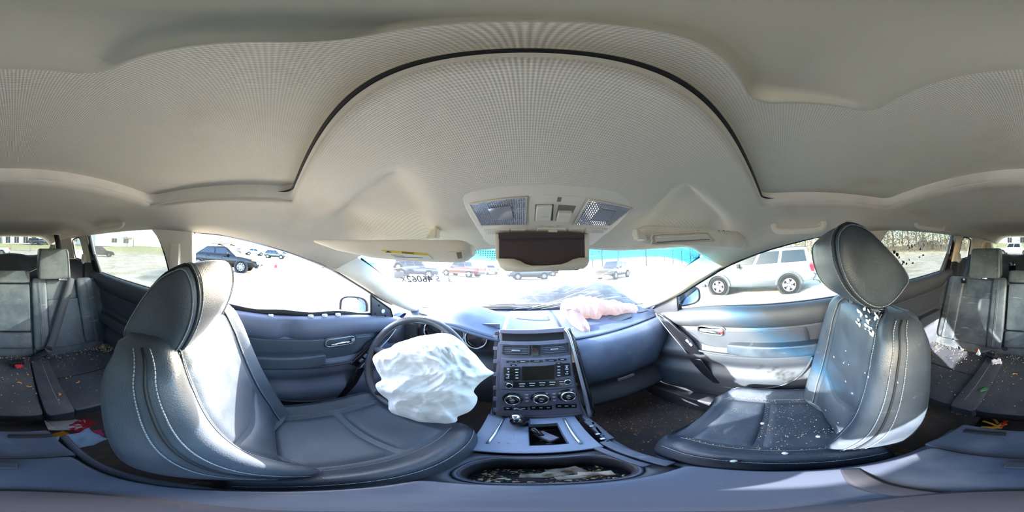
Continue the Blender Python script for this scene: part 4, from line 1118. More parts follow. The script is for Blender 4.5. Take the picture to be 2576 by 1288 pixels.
# side walls
for x0, x1 in ((-.115,-.095),(.165,.185)):
    MB().prism([V(x0,.60,-.66),V(x0,.52,-.715),V(x0,.30,-.745),V(x0,.14,-.742),V(x0,-.28,-.68),V(x0,-.30,-1.02),V(x0,.62,-1.02)], V(x1-x0,0,0)).build('side_wall', K['console'], CO, bevel=.006, seg=3)
MB().box((CX-.005,.15,-.93),(.26,.9,.12)).build('tunnel', K['plastic_dark'], CO)
# selector plate with a square gate
zf, zr = -.708, -.728
def PL_(x, y, o=0.): return V(x, y, lerp(zr, zf, (y-.325)/.215) + o + .004*(1-((x-.015)/.14)**2))
gx0, gx1, gy0, gy1 = .005, .082, .365, .482
xsL = [-.118,-.09,-.06,-.03,gx0,.03,.06,gx1,.10,.12,.143]; ysL = [.325,.335,gy0,.40,.44,gy1,.50,.52,.540]
m = MB(); m.v = [PL_(x, y) for y in ysL for x in xsL]; nx = len(xsL)
for j in range(len(ysL)-1):
    for i in range(nx-1):
        if gx0 <= xsL[i] < gx1 and gy0 <= ysL[j] < gy1: continue
        a = j*nx+i; m.f.append((a, a+1, a+nx+1, a+nx))
SPt = m.build('selector_plate', K['console_plate'], CO, solid=.012, bevel=.002)
for a, b in (((1267,1051),(1226,1116)),((1419,1053),(1461,1117))):
    p0, p1 = A(*a, z=-.706), A(*b, z=-.722)
    MB().sweep([p0.lerp(p1,k/10)+V(0,0,.0015) for k in range(11)], [(-.0035,-.002),(.0035,-.002),(.0035,.0025),(-.0035,.0025)]).build('silver_strip', K['satin'], SPt, label='slim silver strip')
MB().loft([[PL_(x,y,.002) for x,y in ((gx0,gy0),(gx1,gy0),(gx1,gy1),(gx0,gy1))],[PL_(x,y,-.055) for x,y in ((gx0,gy0),(gx1,gy0),(gx1,gy1),(gx0,gy1))]], cap=False).build('gate_well', K['plastic_dark'], SPt, solid=.002)
MB().box((.043,.42,-.785),(.09,.13,.01)).build('gate_floor', K['gasket'], SPt)
for k, (x, y) in enumerate(((-.028,.455),(-.032,.425),(-.036,.400),(-.040,.375),(-.058,.375))):
    text('gear_letter', 'PRNDS'[k] if k < 4 else '+', .013, K['mark_dim'] if k < 4 else K['red'], frame(PL_(x, y, .0015), (1,0,0), (0,1,.09)), SPt)
for k in range(7):
    MB().box((.043+random.uniform(-.03,.03), .40+random.uniform(-.03,.06), -.765), (random.uniform(.008,.02), .004, .003), Matrix.Rotation(random.uniform(-.6,.6),4,'Z')).build('gate_rib', K['stack_grey'], SPt)
GS = MB().tube([V(.050,.415,-.775), V(.035,.428,-.735), V(.012,.448,-.69)], [.010,.008,.009], 10).build('gear_lever', K['gloss_black'], CO)
MB().box((.045,.425,-.745),(.030,.06,.03), Matrix.Rotation(.6,4,'Z')).build('lever_boot', K['stack_grey'], GS, bevel=.004)
kn = A(1303, 1054, z=-.668)
KR_ = Matrix.Rotation(.5, 4, 'X') @ Matrix.Rotation(-.35, 4, 'Y')
MB().ell(kn + V(.006,-.006,-.012), (.026,.032,.046), 20, 14, KR_).build('knob', K['gloss_black'], GS)
MB().ell(kn + V(-.004,.002,.010), (.022,.024,.030), 20, 14, KR_).build('knob_cap', K['chrome'], GS, label='chrome knob cap')
# cup tray: rim, walls, floor
def ring(x0,x1,y0,y1,r,z): return rrect(x0,x1,y0,y1,r,6,z)
R0, R1, R2, R3 = ring(-.11,.168,.155,.318,.02,-.742), ring(-.082,.135,.178,.300,.055,-.744), ring(-.080,.133,.180,.298,.055,-.756), ring(-.072,.125,.186,.290,.05,-.845)
TRY = MB().loft([R0,R1,R2,R3], cap=False).fan(R3).build('cup_tray', K['plastic_dark'], CO, solid=.003, soff=1)
MB().tube([q + V(0,0,.002) for q in ring(-.086,.139,.174,.304,.058,-.742)], .004, 6, closed=True).build('tray_rim', K['console'], CO)
# loosened side rails on the passenger side
for pts, w_ in (([(1478,1058),(1500,1075),(1535,1105)],.012), ([(1520,1110),(1560,1130),(1620,1150),(1690,1168)],.012), ([(1490,1062),(1520,1100),(1530,1112)],.005), ([(1500,1125),(1560,1150),(1630,1172)],.008)):
    MB().sweep(smoothpath([A(px,py,z=-.722) for px,py in pts], 16), [(-w_,-.010),(w_,-.010),(w_,.003),(-w_,.003)]).build('side_rail', K['console'], CO, bevel=.002)
for px, py in ((1488,1072),(1504,1092),(1516,1104)):
    MB().box(A(px,py,z=-.716), (.012,.010,.008)).build('rail_clip', K['satin'], CO, bevel=.002)
# padded lid and rear deck
mb = MB().lattice(lambda a, b, c: V(CX-.006 + .118*a*(1-.02*b*b), -.014 + .153*b, -.640 + .030*c + .008*(1-b*b)*(c > 0)), (-1,-.80,.80,1))
LID = mb.build('lid', K['console'], CO, sub=3, label='padded blue grey lid')
MB().tube(smoothpath([V(CX-.006+.1185*math.copysign(1,x)*1.0 if abs(x) == 1 else CX-.006+.118*x, y, -.648) for x, y in ((-1,.12),(-1,0),(-1,-.14),(-.9,-.168),(0,-.170),(.9,-.168),(1,-.14),(1,0),(1,.12))], 50), .0035, 6).build('lid_joint', K['gasket'], CO)
MB().lattice(lambda a, b, c: V(CX + .125*a*(1+.06*b), -.232 + .062*b, -.655 + .028*c - .006*(b < 0)), (-1,-.8,.8,1)).build('rear_deck', K['console'], CO, sub=2)
for x in (-.035, .10):
    MB().box((x,-.268,-.629),(.085,.016,.006), Matrix.Rotation(.12 if x > 0 else -.05,4,'Z')).build('deck_slot', K['gasket'], CO, bevel=.002)
MB().box((CX,-.29,-.80),(.24,.05,.24)).build('rear_face', K['plastic_dark'], CO, bevel=.01, seg=3)
MB().lattice(lambda a, b, c: V(.012 + .020*a, -.135+.012*b, -.596+.010*c), (-1,-.6,.6,1)).build('latch', K['plastic_dark'], LID, sub=2)
# low stand left on the lid, straight below the camera
CS = thing('camera_stand', 'flat dark grey camera stand lying on the console lid', 'stand', (0, -.01, -.64))
MB().lathe([(.001,-.606),(.040,-.606),(.042,-.600),(.036,-.593),(.012,-.590),(.001,-.590)], V(0,-.004,0), V(0,0,1), 32).build('base', K['stand'], CS, angle=40)
MB().sweep([V(.02,-.01,-.600), V(.08,-.016,-.600), V(.145,-.030,-.610)], [(-.014,-.005),(.014,-.005),(.010,.004),(-.010,.004)]).build('leg', K['stand'], CS, bevel=.002)
# litter in the cup tray
pp_ = mat('stained paper', srgb(196,188,172), .9, var=(40, srgb(120,96,70), .5, .65)); 
for k, (px, py, w_, h_, a) in enumerate(((1425,1186,.050,.020,.3),(1500,1193,.045,.014,-.25),(1450,1200,.05,.012,.1),(1350,1198,.04,.014,-.1),(1395,1194,.03,.02,.8))):
    q = A(px, py, z=-.838); q.x = max(-.05, min(.10, q.x)); q.y = max(.20, min(.275, q.y))
    Rr = Matrix.Rotation(a,3,'Z'); rows = [[q + Rr @ V((i/4-.5)*w_, (j/3-.5)*h_*1.6, .006*math.sin(i*1.7+k)+.004*j) for i in range(5)] for j in range(4)]
    o = MB().grid(rows).build('paper_scrap', pp_, solid=.0006)
    tag(o, ['largest white torn paper scrap in the console tray','thin white paper sliver at the passenger side of the console tray','creased paper strip along the rear of the console tray','stained scrap at the driver side of the console tray','small crumpled scrap in the middle of the console tray'][k], 'paper scrap', 'paper scraps in the console tray')
m = MB(); crumbs(m, lambda: V(random.uniform(-.06,.11), random.uniform(.195,.28), -.843), 260, .001, .0035)
tag(m.build('tray_crumbs', cr_tan), 'brown crumbs covering the bottom of the console tray', 'crumbs', kind='stuff')

# ------------------------------------------------------------------ steering wheel
SWC = V(-.325,.405,-.375); SWU = V(0,.42,.907); SWN = V(0,-.907,.42)
SW = thing('steering_wheel', 'black hide steering wheel behind the burst white airbag', 'steering wheel', SWC)
R_ = .186
def wpt(a, r=R_, n_=0): return SWC + V(1,0,0)*math.cos(a)*r + SWU*math.sin(a)*r + SWN*n_
MB().tube([wpt(2*PI*k/72) for k in range(72)], [.0155 + .002*math.cos(4*PI*k/72) for k in range(72)], 14, closed=True).build('rim', K['leather_wheel'], SW)
mb = MB()
for a0, a1 in ((2.2,3.5),(-.4,.9)): stitch_row(mb, [wpt(lerp(a0,a1,k/60), R_-.0155, .004) for k in range(61)], 60, .0011, .006)
mb.build('stitching', K['thread'], SW, kind='stuff')
for a in (PI*1.0, 0, -PI/2-.35, -PI/2+.35):
    MB().tube([wpt(a, .05, -.02), wpt(a, .12, -.008), wpt(a, R_-.005, 0)], [.022,.018,.014], 10).build('spoke', K['plastic'], SW)
MB().lathe([(.001,.0),(.065,-.0),(.08,-.02),(.075,-.07),(.05,-.09)], SWC, SWN, 28).build('hub', K['plastic_dark'], SW)
PD = MB().lattice(lambda a, b, c: wpt(PI+.22, .130, .006) + V(.018*a,0,0) + SWU*(.034*b) + SWN*(.008*c), (-1,-.6,.6,1)).build('control_pad', K['gloss_black'], SW, sub=2)
for k in range(3):
    MB().ell(wpt(PI+.22, .130, .014) + SWU*(.018*(k-1)) + V(.004*(k%2),0,0), (.004,.003,.004), 8, 5).build('button', K['mark_dim'], PD)
MB().tube([SWC - SWN*.08, SWC - SWN*.26], .045, 18).build('column', K['plastic_dark'], SW)
q = A(997, 868, y=.60); MB().tube([SWC - SWN*.12, SWC - SWN*.13 + V(-.11,0,.03), q], [.012,.010,.011], 10).build('stalk', K['plastic'], SW)

# ------------------------------------------------------------------ burst airbags
cloth = mat('airbag cloth', srgb(218,217,215), .9, spec=.1, bump=(1400,.15,.0004), sheen=.2)
nt = cloth.node_tree; b_s = nt.nodes['Principled BSDF']; tr = nt.nodes.new('ShaderNodeBsdfTranslucent'); tr.inputs['Color'].default_value = (.85,.84,.82,1); mx = nt.nodes.new('ShaderNodeMixShader'); mx.inputs['Fac'].default_value = .15
nt.links.new(b_s.outputs[0], mx.inputs[1]); nt.links.new(tr.outputs[0], mx.inputs[2]); nt.links.new(mx.outputs[0], nt.nodes['Material Output'].inputs['Surface'])
def folds(p, s=1.):
    w = V(noise.noise(p*5*s), noise.noise(p*5*s + V(9,2,4)), noise.noise(p*5*s + V(3,7,1)))*.09
    q = p + w; a = 0
    for sc, am, o in ((9*s,1.0,0),(17*s,.5,5),(34*s,.22,11)):
        a += am*(1 - 2.2*abs(noise.noise(q*sc + V(o,o,o))))
    return a
BC = V(-.226,.352,-.385); bn = V(.30,-.72,.62).normalized(); bu = V(0,0,1).cross(bn).normalized(); bv = bn.cross(bu)
outl_px = [(945,905),(958,886),(988,876),(1002,866),(1045,850),(1085,842),(1115,838),(1140,845),(1165,862),(1182,880),(1200,896),(1224,925),(1243,938),(1225,950),(1206,964),(1192,984),(1201,1000),(1195,1020),(1180,1036),(1152,1048),(1147,1061),(1100,1063),(1060,1060),(1030,1050),(1000,1042),(984,1030),(980,1006),(962,990),(952,968),(964,955),(955,935)]
op = []
for px, py in outl_px:
    d = A(px, py, d=1); op.append(d*(BC.dot(bn)/d.dot(bn)))
op = smoothpath(op, 220, True); ctr = sum(op, Vector())/220
lp = []
for r in [1-k/56 for k in range(0, 56)]:
    row = []
    for q in op:
        p = ctr.lerp(q, max(.01, r)); b = (1-max(.01,r)**2.6)
        h = .070*b**.6 + .017*folds(p*.8)*(b**.3) + .010*folds(p*1.7+V(4,4,4))*(b**.3) + .006*(1-b)*noise.noise(p*40)
        row.append(p + bn*h)
    lp.append(row)
bk = [[ctr.lerp(q, r) - bn*(.05*(1-r**3)) for q in op] for r in (.05,.4,.7,.9)]
AB = MB().loft(bk + lp, cap=True).build('deflated_airbag', cloth)
tag(AB, 'large white deflated airbag hanging crumpled from the steering wheel', 'airbag')
# passenger bag: crumpled roll across the dash with a hanging tongue
clothp = mat('airbag cloth pinkish', srgb(178,156,152), .9, spec=.1)
nt = clothp.node_tree; b_s = nt.nodes['Principled BSDF']; tr = nt.nodes.new('ShaderNodeBsdfTranslucent'); tr.inputs['Color'].default_value = (.92,.72,.66,1); mx = nt.nodes.new('ShaderNodeMixShader'); mx.inputs['Fac'].default_value = .35
nt.links.new(b_s.outputs[0], mx.inputs[1]); nt.links.new(tr.outputs[0], mx.inputs[2]); nt.links.new(mx.outputs[0], nt.nodes['Material Output'].inputs['Surface'])
mb = MB(); lp = []
ax0, ax1 = A(1412,775,y=.93), A(1604,788,y=.84)
for i in range(121):
    t = i/120; c = ax0.lerp(ax1, t) + V(0, 0, .012*math.sin(t*PI) + .004)
    rr = .052*(math.sin(PI*min(1,max(0.0,t)*.96+.02))**.45)*(1 + .22*math.sin(t*7.2+.8)); row = []
    for k in range(80):
        a = 2*PI*k/80; d = V(.12*math.sin(a*2), math.cos(a), math.sin(a)*.95)
        p = c + d*rr; h = .026*folds(p, 1.0)*min(1, rr/.03)
        row.append(c + d*(rr + h))
    lp.append(row)
mb.loft(lp)
ton = [(1432,775,.86,.038),(1446,795,.82,.046),(1458,812,.78,.042),(1470,826,.735,.026),(1476,834,.722,.012)]
lp = []
for i in range(25):
    t = i/24*4; k = min(3, int(t)); f = t-k
    a, b = ton[k], ton[k+1]; c = A(lerp(a[0],b[0],f), lerp(a[1],b[1],f), y=lerp(a[2],b[2],f)); w = lerp(a[3],b[3],f)
    lp.append([c + V(w*math.cos(x), .012*math.sin(x)+.0, .010*math.sin(x)) + V(0,-.010,.006)*(.6*math.sin(4*math.cos(x)+i*.2)) for x in [2*PI*j/28 for j in range(28)]])
mb.loft(lp)
AP = mb.build('deflated_airbag', clothp)
tag(AP, 'pinkish white crumpled airbag spilling over the passenger side of the dashboard', 'airbag')
# ------------------------------------------------------------------ sun visors
def visor(side, lab, xin, xout, yin, yout):
    t = thing('sun_visor', lab, 'sun visor', (CX+side*.37, (yin+yout)/2, .05))
    def pt(a, b):
        """a 0 inner..1 outer, b 0 hinge .. 1 free edge"""
        x = CX + side*lerp(xin, xout, a); y = lerp(yin, yout, a) + .012*math.sin(PI*a)
        return x, y
    rows = []
    nA = 30
    ZT = [(0,.054),(.55,.057),(.85,.064),(1,.067)] if side < 0 else [(0,.088),(.5,.094),(.85,.098),(.93,.085),(1,.050)]
    ZB = [(0,.012),(.05,.006),(.3,.006),(.55,.012),(.8,.031),(1,.058)] if side < 0 else [(0,.052),(.05,.046),(.5,.042),(.85,.038),(1,.038)]
    for i in range(nA+1):
        a = i/nA; x, y = pt(a, 0)
        zt, zb = interp(ZT, a), interp(ZB, a)
        if a < .06: zt -= .010*(1-a/.06)**2; zb += .010*(1-a/.06)**2
        H = zt - zb; fw = V(side*-.25, .97, 0); loop = []
        for k in range(20):
            th = 2*PI*k/20; ca, sa = math.cos(th), math.sin(th)
            e = (abs(ca)**2.6+abs(sa)**2.6)**(-1/2.6)
            up, dp = ca*e*H/2, sa*e*(.0125 if a < .9 else .0125*(1-(a-.9)*6))
            loop.append(V(x, y, zt - H/2) + V(0, -.38*up, up) + fw*dp)
        rows.append(loop)
    mb = MB().loft(rows, cap=True, flip=side < 0); mb.build('body', K['lining_smooth'], t)
    return t, Caster(mb)
TVL, rL = visor(-1, 'folded-down driver sun visor with yellow warning label', .155, .575, .335, .150)
TVR, rR = visor(1, 'folded-down passenger sun visor with covered vanity mirror', .195, .600, .290, .140)
def clip_visor(t, side, px, py, y):
    q = A(px, py, y=y)
    MB().lattice(lambda a, b, c: q + V(.012*a*(1-.3*c), .010*b + .006*c, .014*c), (-1,-.35,.35,1)).build('pivot_clip', K['pale_plastic'], t, sub=2)
clip_visor(TVL, -1, 1092, 588, .315); clip_visor(TVR, 1, 1607, 590, .285)
y_l = mat('yellow label', srgb(226,196,70), .6); w_l = mat('white label', srgb(226,228,226), .6)
ink = mat('black print', srgb(60,52,34), .7); grey_i = mat('grey print', srgb(120,124,122), .7)
LB = decal(rL, ((958,628),(1074,637),(1089,652),(992,647)), 14, 5, -.001, .0012).build('warning_label', w_l, TVL, label='white and yellow warning sticker')
decal(rL, ((958,628),(1074,637),(1080,642.5),(971,635)), 14, 2, .0012, .0016).build('label_head', y_l, LB)
q0, q1 = rL(994,634,.002), rL(1062,638.5,.002); up = rL(1028,633.5,.002) - rL(1028,638.5,.002)
text('label_word', 'WARNING', up.length*1.3, ink, frame((q0+q1)/2, q1-q0, up), LB, ext=.0001)
MB().loft([[rL(*p, .0017) for p in ((971,634.5),(987,635.2),(976,630))],[rL(*p, .002) for p in ((971,634.5),(987,635.2),(976,630))]]).build('label_triangle', ink, LB, smooth=False)
for k in range(3):
    y_ = 639.5+3.1*k; x_ = 984+5*k
    decal(rL, ((x_,y_),(x_+(30 if k < 2 else 70),y_+2),(x_+(30 if k < 2 else 70),y_+3),(x_,y_+1)), 6, 1, .0012, .0015).build('label_line', grey_i, LB)
# pale clasp on the visor's inner end
decal(rL, ((1126,634),(1165,629),(1167,650),(1148,654)), 6, 6, -.002, .004).build('end_clasp', K['pale_plastic'], TVL)
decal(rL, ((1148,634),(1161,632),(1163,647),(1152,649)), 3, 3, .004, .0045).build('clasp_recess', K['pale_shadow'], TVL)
# vanity mirror cover on the passenger visor
VC = decal(rR, ((1646,592),(1774,587),(1786,603),(1648,610)), 14, 4, -.001, .0045).build('vanity_cover', K['pale_plastic'], TVR)
ed = ((1641,590),(1700,586),(1776,583),(1784,592),(1796,607),(1720,609),(1644,613),(1641,604))
MB().tube(smoothpath([rR(*p, .0025) for p in ed], 48, True), .0024, 6, closed=True).build('vanity_frame', K['lining_smooth'], TVR)
MB().tube([rR(lerp(1650,1782,k/10), lerp(607,601.5,k/10), .0052) for k in range(11)], .0016, 5).build('vanity_lip', K['pale_shadow'], VC)
MB().tube([rR(lerp(1650,1774,k/10), lerp(596,589,k/10), .0055) for k in range(11)], .0030, 6).build('vanity_ridge', K['pale_plastic'], VC)
m = MB()
for k in range(24):
    q = rR(random.gauss(1822,9), random.gauss(583,4), .0004); m.ell(q, (random.uniform(.001,.005), .0004, random.uniform(.0006,.0016)), 6, 4)
m.build('black_scuff', mat('black scuff', srgb(70,60,54), .9), TVR, label='black scuff near the outer end', kind='stuff')
# ------------------------------------------------------------------ roof console
OC = thing('roof_console', 'pale roof console with two ribbed map lamps and an open sunglasses holder', 'roof console', (CX, .32, .1))
def OP(px, py, out=0.):
    """on the console's sloping face"""
    p0 = V(CX, .240, .1295); p1 = V(CX, .405, .064); n_ = (p1-p0).normalized().cross(V(1,0,0)); n_ = n_ if n_.z < 0 else -n_
    d = A(px, py, d=1); return d*((p0+n_*.006).dot(n_)/d.dot(n_)) + n_*out
on = (OP(1380,520,1)-OP(1380,520,0))
obod = [(1155,492),(1175,476),(1215,468),(1300,460),(1380,457),(1460,461),(1540,472),(1585,484),(1607,500),(1597,520),(1545,572),(1512,596),(1490,614),(1228,614),(1210,592),(1185,550)]
ol = smoothpath([OP(*p) for p in obod], 80, True); oc = sum(ol, Vector())/80
# openings for lamps and switches are recesses standing on the plate
MB().loft([[q - on*.02 for q in ol], ol, [oc.lerp(q,.985)+on*.004 for q in ol], [oc.lerp(q,.955)+on*.0055 for q in ol]], cap=True).build('housing', K['pale_plastic'], OC, angle=50)
lens = mat('clear ribbed lens', srgb(196,199,208), .08, .4, spec=1.0); nt = lens.node_tree
b_ = nt.nodes['Principled BSDF']; tc = nt.nodes['Texture Coordinate']
sx = nt.nodes.new('ShaderNodeSeparateXYZ'); nt.links.new(tc.outputs['Object'], sx.inputs['Vector'])
K['lens_back'] = mat('lamp reflector', srgb(96,96,104), .4, .3)
def lamp(quad, nx, ny, nm):
    q = [OP(*p, .0075) for p in quad]
    LP = MB().tube(q, .0018, 6, closed=True).build('map_lamp', K['pale_plastic'], OC)
    well = [OP(*p, .0058) for p in quad]
    MB().loft([well, [a+on*.0004 for a in well]]).build('reflector', K['lens_back'], LP, smooth=False)
    P2 = lambda s, t: q[0].lerp(q[1], s).lerp(q[3].lerp(q[2], s), t)
    rows = []
    for j in range(ny*2+1):
        rows.append([P2(i/(nx*2), j/(ny*2)) + on*(.0034*((i % 2)*(j % 2)) - .0006) for i in range(nx*2+1)])
    m_ = MB().grid(rows)
    if (rows[0][1]-rows[0][0]).cross(rows[1][0]-rows[0][0]).dot(on) < 0: m_.f = [f[::-1] for f in m_.f]
    lo = m_.build('ribbed_lens', lens, LP, smooth=False, label='clear ribbed lamp lens')
    bulb = P2(.5,.5); MB().loft([[P2(s,t)+on*.0020 for s,t in ((.30,.25),(.72,.22),(.75,.72),(.33,.75))],[P2(s,t)+on*.0026 for s,t in ((.30,.25),(.72,.22),(.75,.72),(.33,.75))]]).build('lens_field', lens, LP, smooth=False)
lamp(((1183,506),(1325,487),(1322,558),(1212,560)), 24, 13, 'a'); lamp(((1481,495),(1587,517),(1533,560),(1442,558)), 18, 13, 'b')
def oslab(px, o0, o1, name, mm, par, bev=.0015, **kw):
    a = [OP(*p, o0) for p in px]; b = [OP(*p, o1) for p in px]
    if (a[1]-a[0]).cross(a[2]-a[0]).dot(on) < 0: pass
    return MB().loft([a, b]).build(name, K[mm], par, bevel=bev, smooth=False, **kw)
CPn = oslab([(1331,482),(1475,491),(1440,556),(1330,556)], .004, .0068, 'switch_panel', 'pale_plastic', OC)
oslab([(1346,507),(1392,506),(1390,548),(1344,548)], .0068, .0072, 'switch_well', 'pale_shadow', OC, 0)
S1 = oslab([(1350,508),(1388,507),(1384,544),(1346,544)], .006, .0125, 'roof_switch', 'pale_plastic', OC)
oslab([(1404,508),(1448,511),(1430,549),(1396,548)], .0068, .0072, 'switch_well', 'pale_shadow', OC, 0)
S2 = oslab([(1404,522),(1438,523),(1428,546),(1398,546)], .006, .014, 'roof_switch', 'pale_plastic', OC)
for px, py, o_, S_ in ((1366,533,.0128,S1),(1415,533,.0143,S2)):
    q = OP(px,py,o_); MB().tube([q+V(-.007,-.0,0)+on*.0, q+V(-.003,0,0)-V(0,.003,0), q+V(.003,0,0)-V(0,.003,0), q+V(.008,.0,0)], .0006, 4).build('roof_icon', K['mark'], S_)
oslab([(1402,489),(1411,489),(1409,500),(1400,500)], .0068, .0075, 'key_slot', 'pale_shadow', OC, 0)
row = [((1217,571),(1282,571),(1284,583),(1222,583),'microphone_grille'),((1286,571),(1323,571),(1324,583),(1288,583),'button'),((1352,569),(1422,569),(1424,580),(1350,580),'switch_bed'),((1432,568),(1470,569),(1464,580),(1430,580),'button'),((1474,569),(1528,570),(1518,580),(1470,580),'microphone_grille')]
for a_, b_2, c_2, d_2, nm in row:
    o = oslab([a_, b_2, c_2, d_2], .004, .0078, nm, 'pale_plastic', OC)
    if nm == 'microphone_grille':
        x0, x1 = a_[0]+14, b_2[0]-14; mb = MB()
        for r_ in range(4):
            for k in range(10):
                q = OP(lerp(x0,x1,k/9), a_[1]+3+2.2*r_, .0079); mb.lathe([(.0006,0),(.0006,.0003)], q, on, 5)
        mb.build('grille_hole', K['pale_shadow'], o, kind='stuff')
SLd = MB().lattice(lambda a, b, c: OP(1389,576,.011) + V(.010*a,0,0) + on*.007*c + V(0,.006*b,-.003*b), (-1,-.6,.6,1)).build('slide_switch', K['pale_plastic'], OC, sub=2)
for px, tx in ((1361,'OFF'),(1404,'ON')):
    text('switch_word', tx, .0062, K['mark'], frame(OP(px,563,.0072), (1,0,0), OP(px,555)-OP(px,570)), OC)
q0_ = OP(1383,563,.0072); MB().tube([q0_+V(-.006,0,0), q0_+V(0,.002,-.001), q0_+V(.007,-.001,.0005)], .0005, 4).build('lamp_icon', K['mark'], OC)
# sunglasses holder hanging open
holder_bin = mat('brown felt', srgb(84,74,76), 1., spec=.1)
yh = .345
def HP(px, py, y=yh): return A(px, py, y=y)
tray_o = [HP(*p) for p in ((1244,588),(1482,587),(1484,640),(1478,668),(1455,680),(1290,684),(1262,676),(1249,655))]
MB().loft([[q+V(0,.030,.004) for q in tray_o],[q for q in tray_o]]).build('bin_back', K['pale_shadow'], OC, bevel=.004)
MB().loft([[HP(*p,yh-.002) for p in ((1256,590),(1470,590),(1470,652),(1430,670),(1310,671),(1256,654))],[HP(*p,yh-.0035) for p in ((1256,590),(1470,590),(1470,652),(1430,670),(1310,671),(1256,654))]]).build('bin_lining', holder_bin, OC, smooth=False, label='dark brown felt lining of the sunglasses holder')
MB().loft([[HP(*p,yh-.004) for p in ((1254,586),(1468,586),(1467,599),(1255,602))],[HP(*p,yh-.012) for p in ((1254,586),(1468,586),(1467,599),(1255,602))]]).build('bin_flap', holder_bin, OC, smooth=False)
lip = [(1249,650),(1290,651),(1306,656),(1320,664),(1335,668),(1375,668),(1412,665),(1428,660),(1443,652),(1460,648),(1480,648),(1483,656),(1478,668),(1468,676),(1400,680),(1300,684),(1272,682),(1257,672)]
lq = [HP(*p, yh-.010) for p in lip]
MB().loft([[q+V(0,.012,0) for q in lq], lq, [sum(lq,Vector())/len(lq)*.03+q*.97+V(0,-.004,0) for q in lq]], cap=True).build('bin_lip', K['pale_plastic'], OC, label='pale scooped lip')
MB().box(HP(1368,672,yh-.012), (.010,.003,.003)).build('lip_tab', K['mark_dim'], OC)
for x0, x1 in ((1244,1256),(1470,1483)):
    a = [HP(x0,588,yh-.004),HP(x1,588,yh-.004),HP(x1,655,yh-.004),HP(x0+2,655,yh-.004)]; MB().loft([a,[q+V(0,.03,0) for q in a]]).build('bin_cheek', K['pale_plastic'], OC, bevel=.002)

# ------------------------------------------------------------------ grab handles and belts
def grab(side, y0, y1, z, lab, drop=.0):
    t = thing('grab_handle', lab, 'grab handle', (CX+side*.60, (y0+y1)/2, z))
    def sp(y, dz): 
        x = CX + side*.575
        return V(x - side*.018, y, z + dz)
    for y in (y0, y1):
        MB().lattice(lambda a, b, c: sp(y, .004) + V(side*(.030+.022*a), .020*b, .014*c), (-1,-.6,.6,1)).build('mount', K['pale_plastic'], t, sub=2)
    pts = [sp(y0,.004), sp(y0,-.018), sp(lerp(y0,y1,.12),-.030), sp((y0+y1)/2,-.032), sp(lerp(y0,y1,.88),-.030), sp(y1,-.018), sp(y1,.004)]
    MB().sweep(smoothpath(pts, 40), [(-.011,-.006),(-.004,-.009),(.004,-.009),(.011,-.006),(.011,.005),(0,.008),(-.011,.005)], up=V(-side,0,0)).build('grip', K['pale_plastic'], t, bevel=.002)
grab(1, .02, -.165, .118, 'pale grab handle above the front passenger door window')
grab(-1, -.66, -.93, .146, 'pale folded grab handle above the left rear door window')
grab(1, -.66, -.93, .146, 'pale folded grab handle above the right rear door window')
def belt(pts, w, mm, name, parent, nrm=(0,1,0)):
    P = smoothpath(pts, 40); n_ = Vector(nrm)
    rows = []
    for i, q in enumerate(P):
        d = (P[min(39,i+1)]-P[max(0,i-1)]).normalized(); s_ = d.cross(n_).normalized()
        rows.append([q - s_*w/2, q + s_*w/2])
    return MB().grid(rows).build(name, K[mm], parent, solid=.0018, soff=0)
# second-row shoulder belts with pale guides on the rear pillars
for side, nm in ((-1,'left'),(1,'right')):
    t = thing('seat_belt', f'grey shoulder belt and pale guide on the {nm} rear pillar', 'seat belt', SP(side,-1.29,-.10,-.03))
    g = SP(side, -1.285, -.095, -.035)
    MB().lattice(lambda a, b, c: g + V(.014*a, .028*b*(1-.3*c), .036*c), (-1,-.6,.6,1)).build('guide', K['pale_plastic'], t, sub=2)
    MB().ell(g+V(-side*.02,.03,-.03), (.012,.018,.016), 10, 8).build('guide_bolt', K['pale_plastic'], t)
    belt([g+V(0,-.01,-.02), g+V(-side*.005,.01,-.14), g+V(side*.0,.03,-.30)], .048, 'belt_black' if side < 0 else 'belt', 'webbing', t, (-side,0,0))
# centre belt from the ceiling, running down over the left rear seat
t = thing('seat_belt', 'dark belt hanging from the rear ceiling slot and crossing the left rear seat', 'seat belt', (-.4,-1.5,.15))
s0 = A(141, 590, y=-1.52)
MB().loft([rrect(s0.x-.045,s0.x+.045,s0.y-.03,s0.y+.03,.012,3,s0.z+.006),rrect(s0.x-.040,s0.x+.040,s0.y-.026,s0.y+.026,.012,3,s0.z-.004)]).build('ceiling_slot', K['pale_plastic'], t)
belt([s0, A(146,612,y=-1.42), A(150,640,y=-1.30)], .05, 'belt_black', 'webbing', t)
_bu = (V(0,-1.115,-.225)-V(0,-.915,-.70)).normalized(); _bn = V(0, _bu.z, -_bu.y)
def back_pt(px, py, o):
    d = A(px, py, d=1); p0 = V(0,-.915,-.70) + _bn*o; return d*(p0.dot(_bn)/d.dot(_bn))
belt([back_pt(179,699,.030), back_pt(174,722,.042), back_pt(153,790,.046), back_pt(130,866,.052), back_pt(118,884,.07)], .052, 'belt', 'webbing', t, (0,.95,.25))
MB().lattice(lambda a, b, c: back_pt(122,876,.062)+V(.022*a, .008*b, .012*c+.01*a), (-1,-.6,.6,1)).build('belt_stop', K['belt_black'], t, sub=1)
b0, b1 = back_pt(116,886,.07), A(72,912,y=-.84)
MB().sweep([b0,b0.lerp(b1,.5)+V(0,0,.01),b1], [(-.02,-.008),(.02,-.008),(.02,.008),(-.02,.008)]).build('tongue_sleeve', K['belt_black'], t, bevel=.004)
belt([b0, A(100,905,y=-.86), A(70,915,y=-.82)], .045, 'belt_black', 'lap_webbing', t, (0,.3,.95))
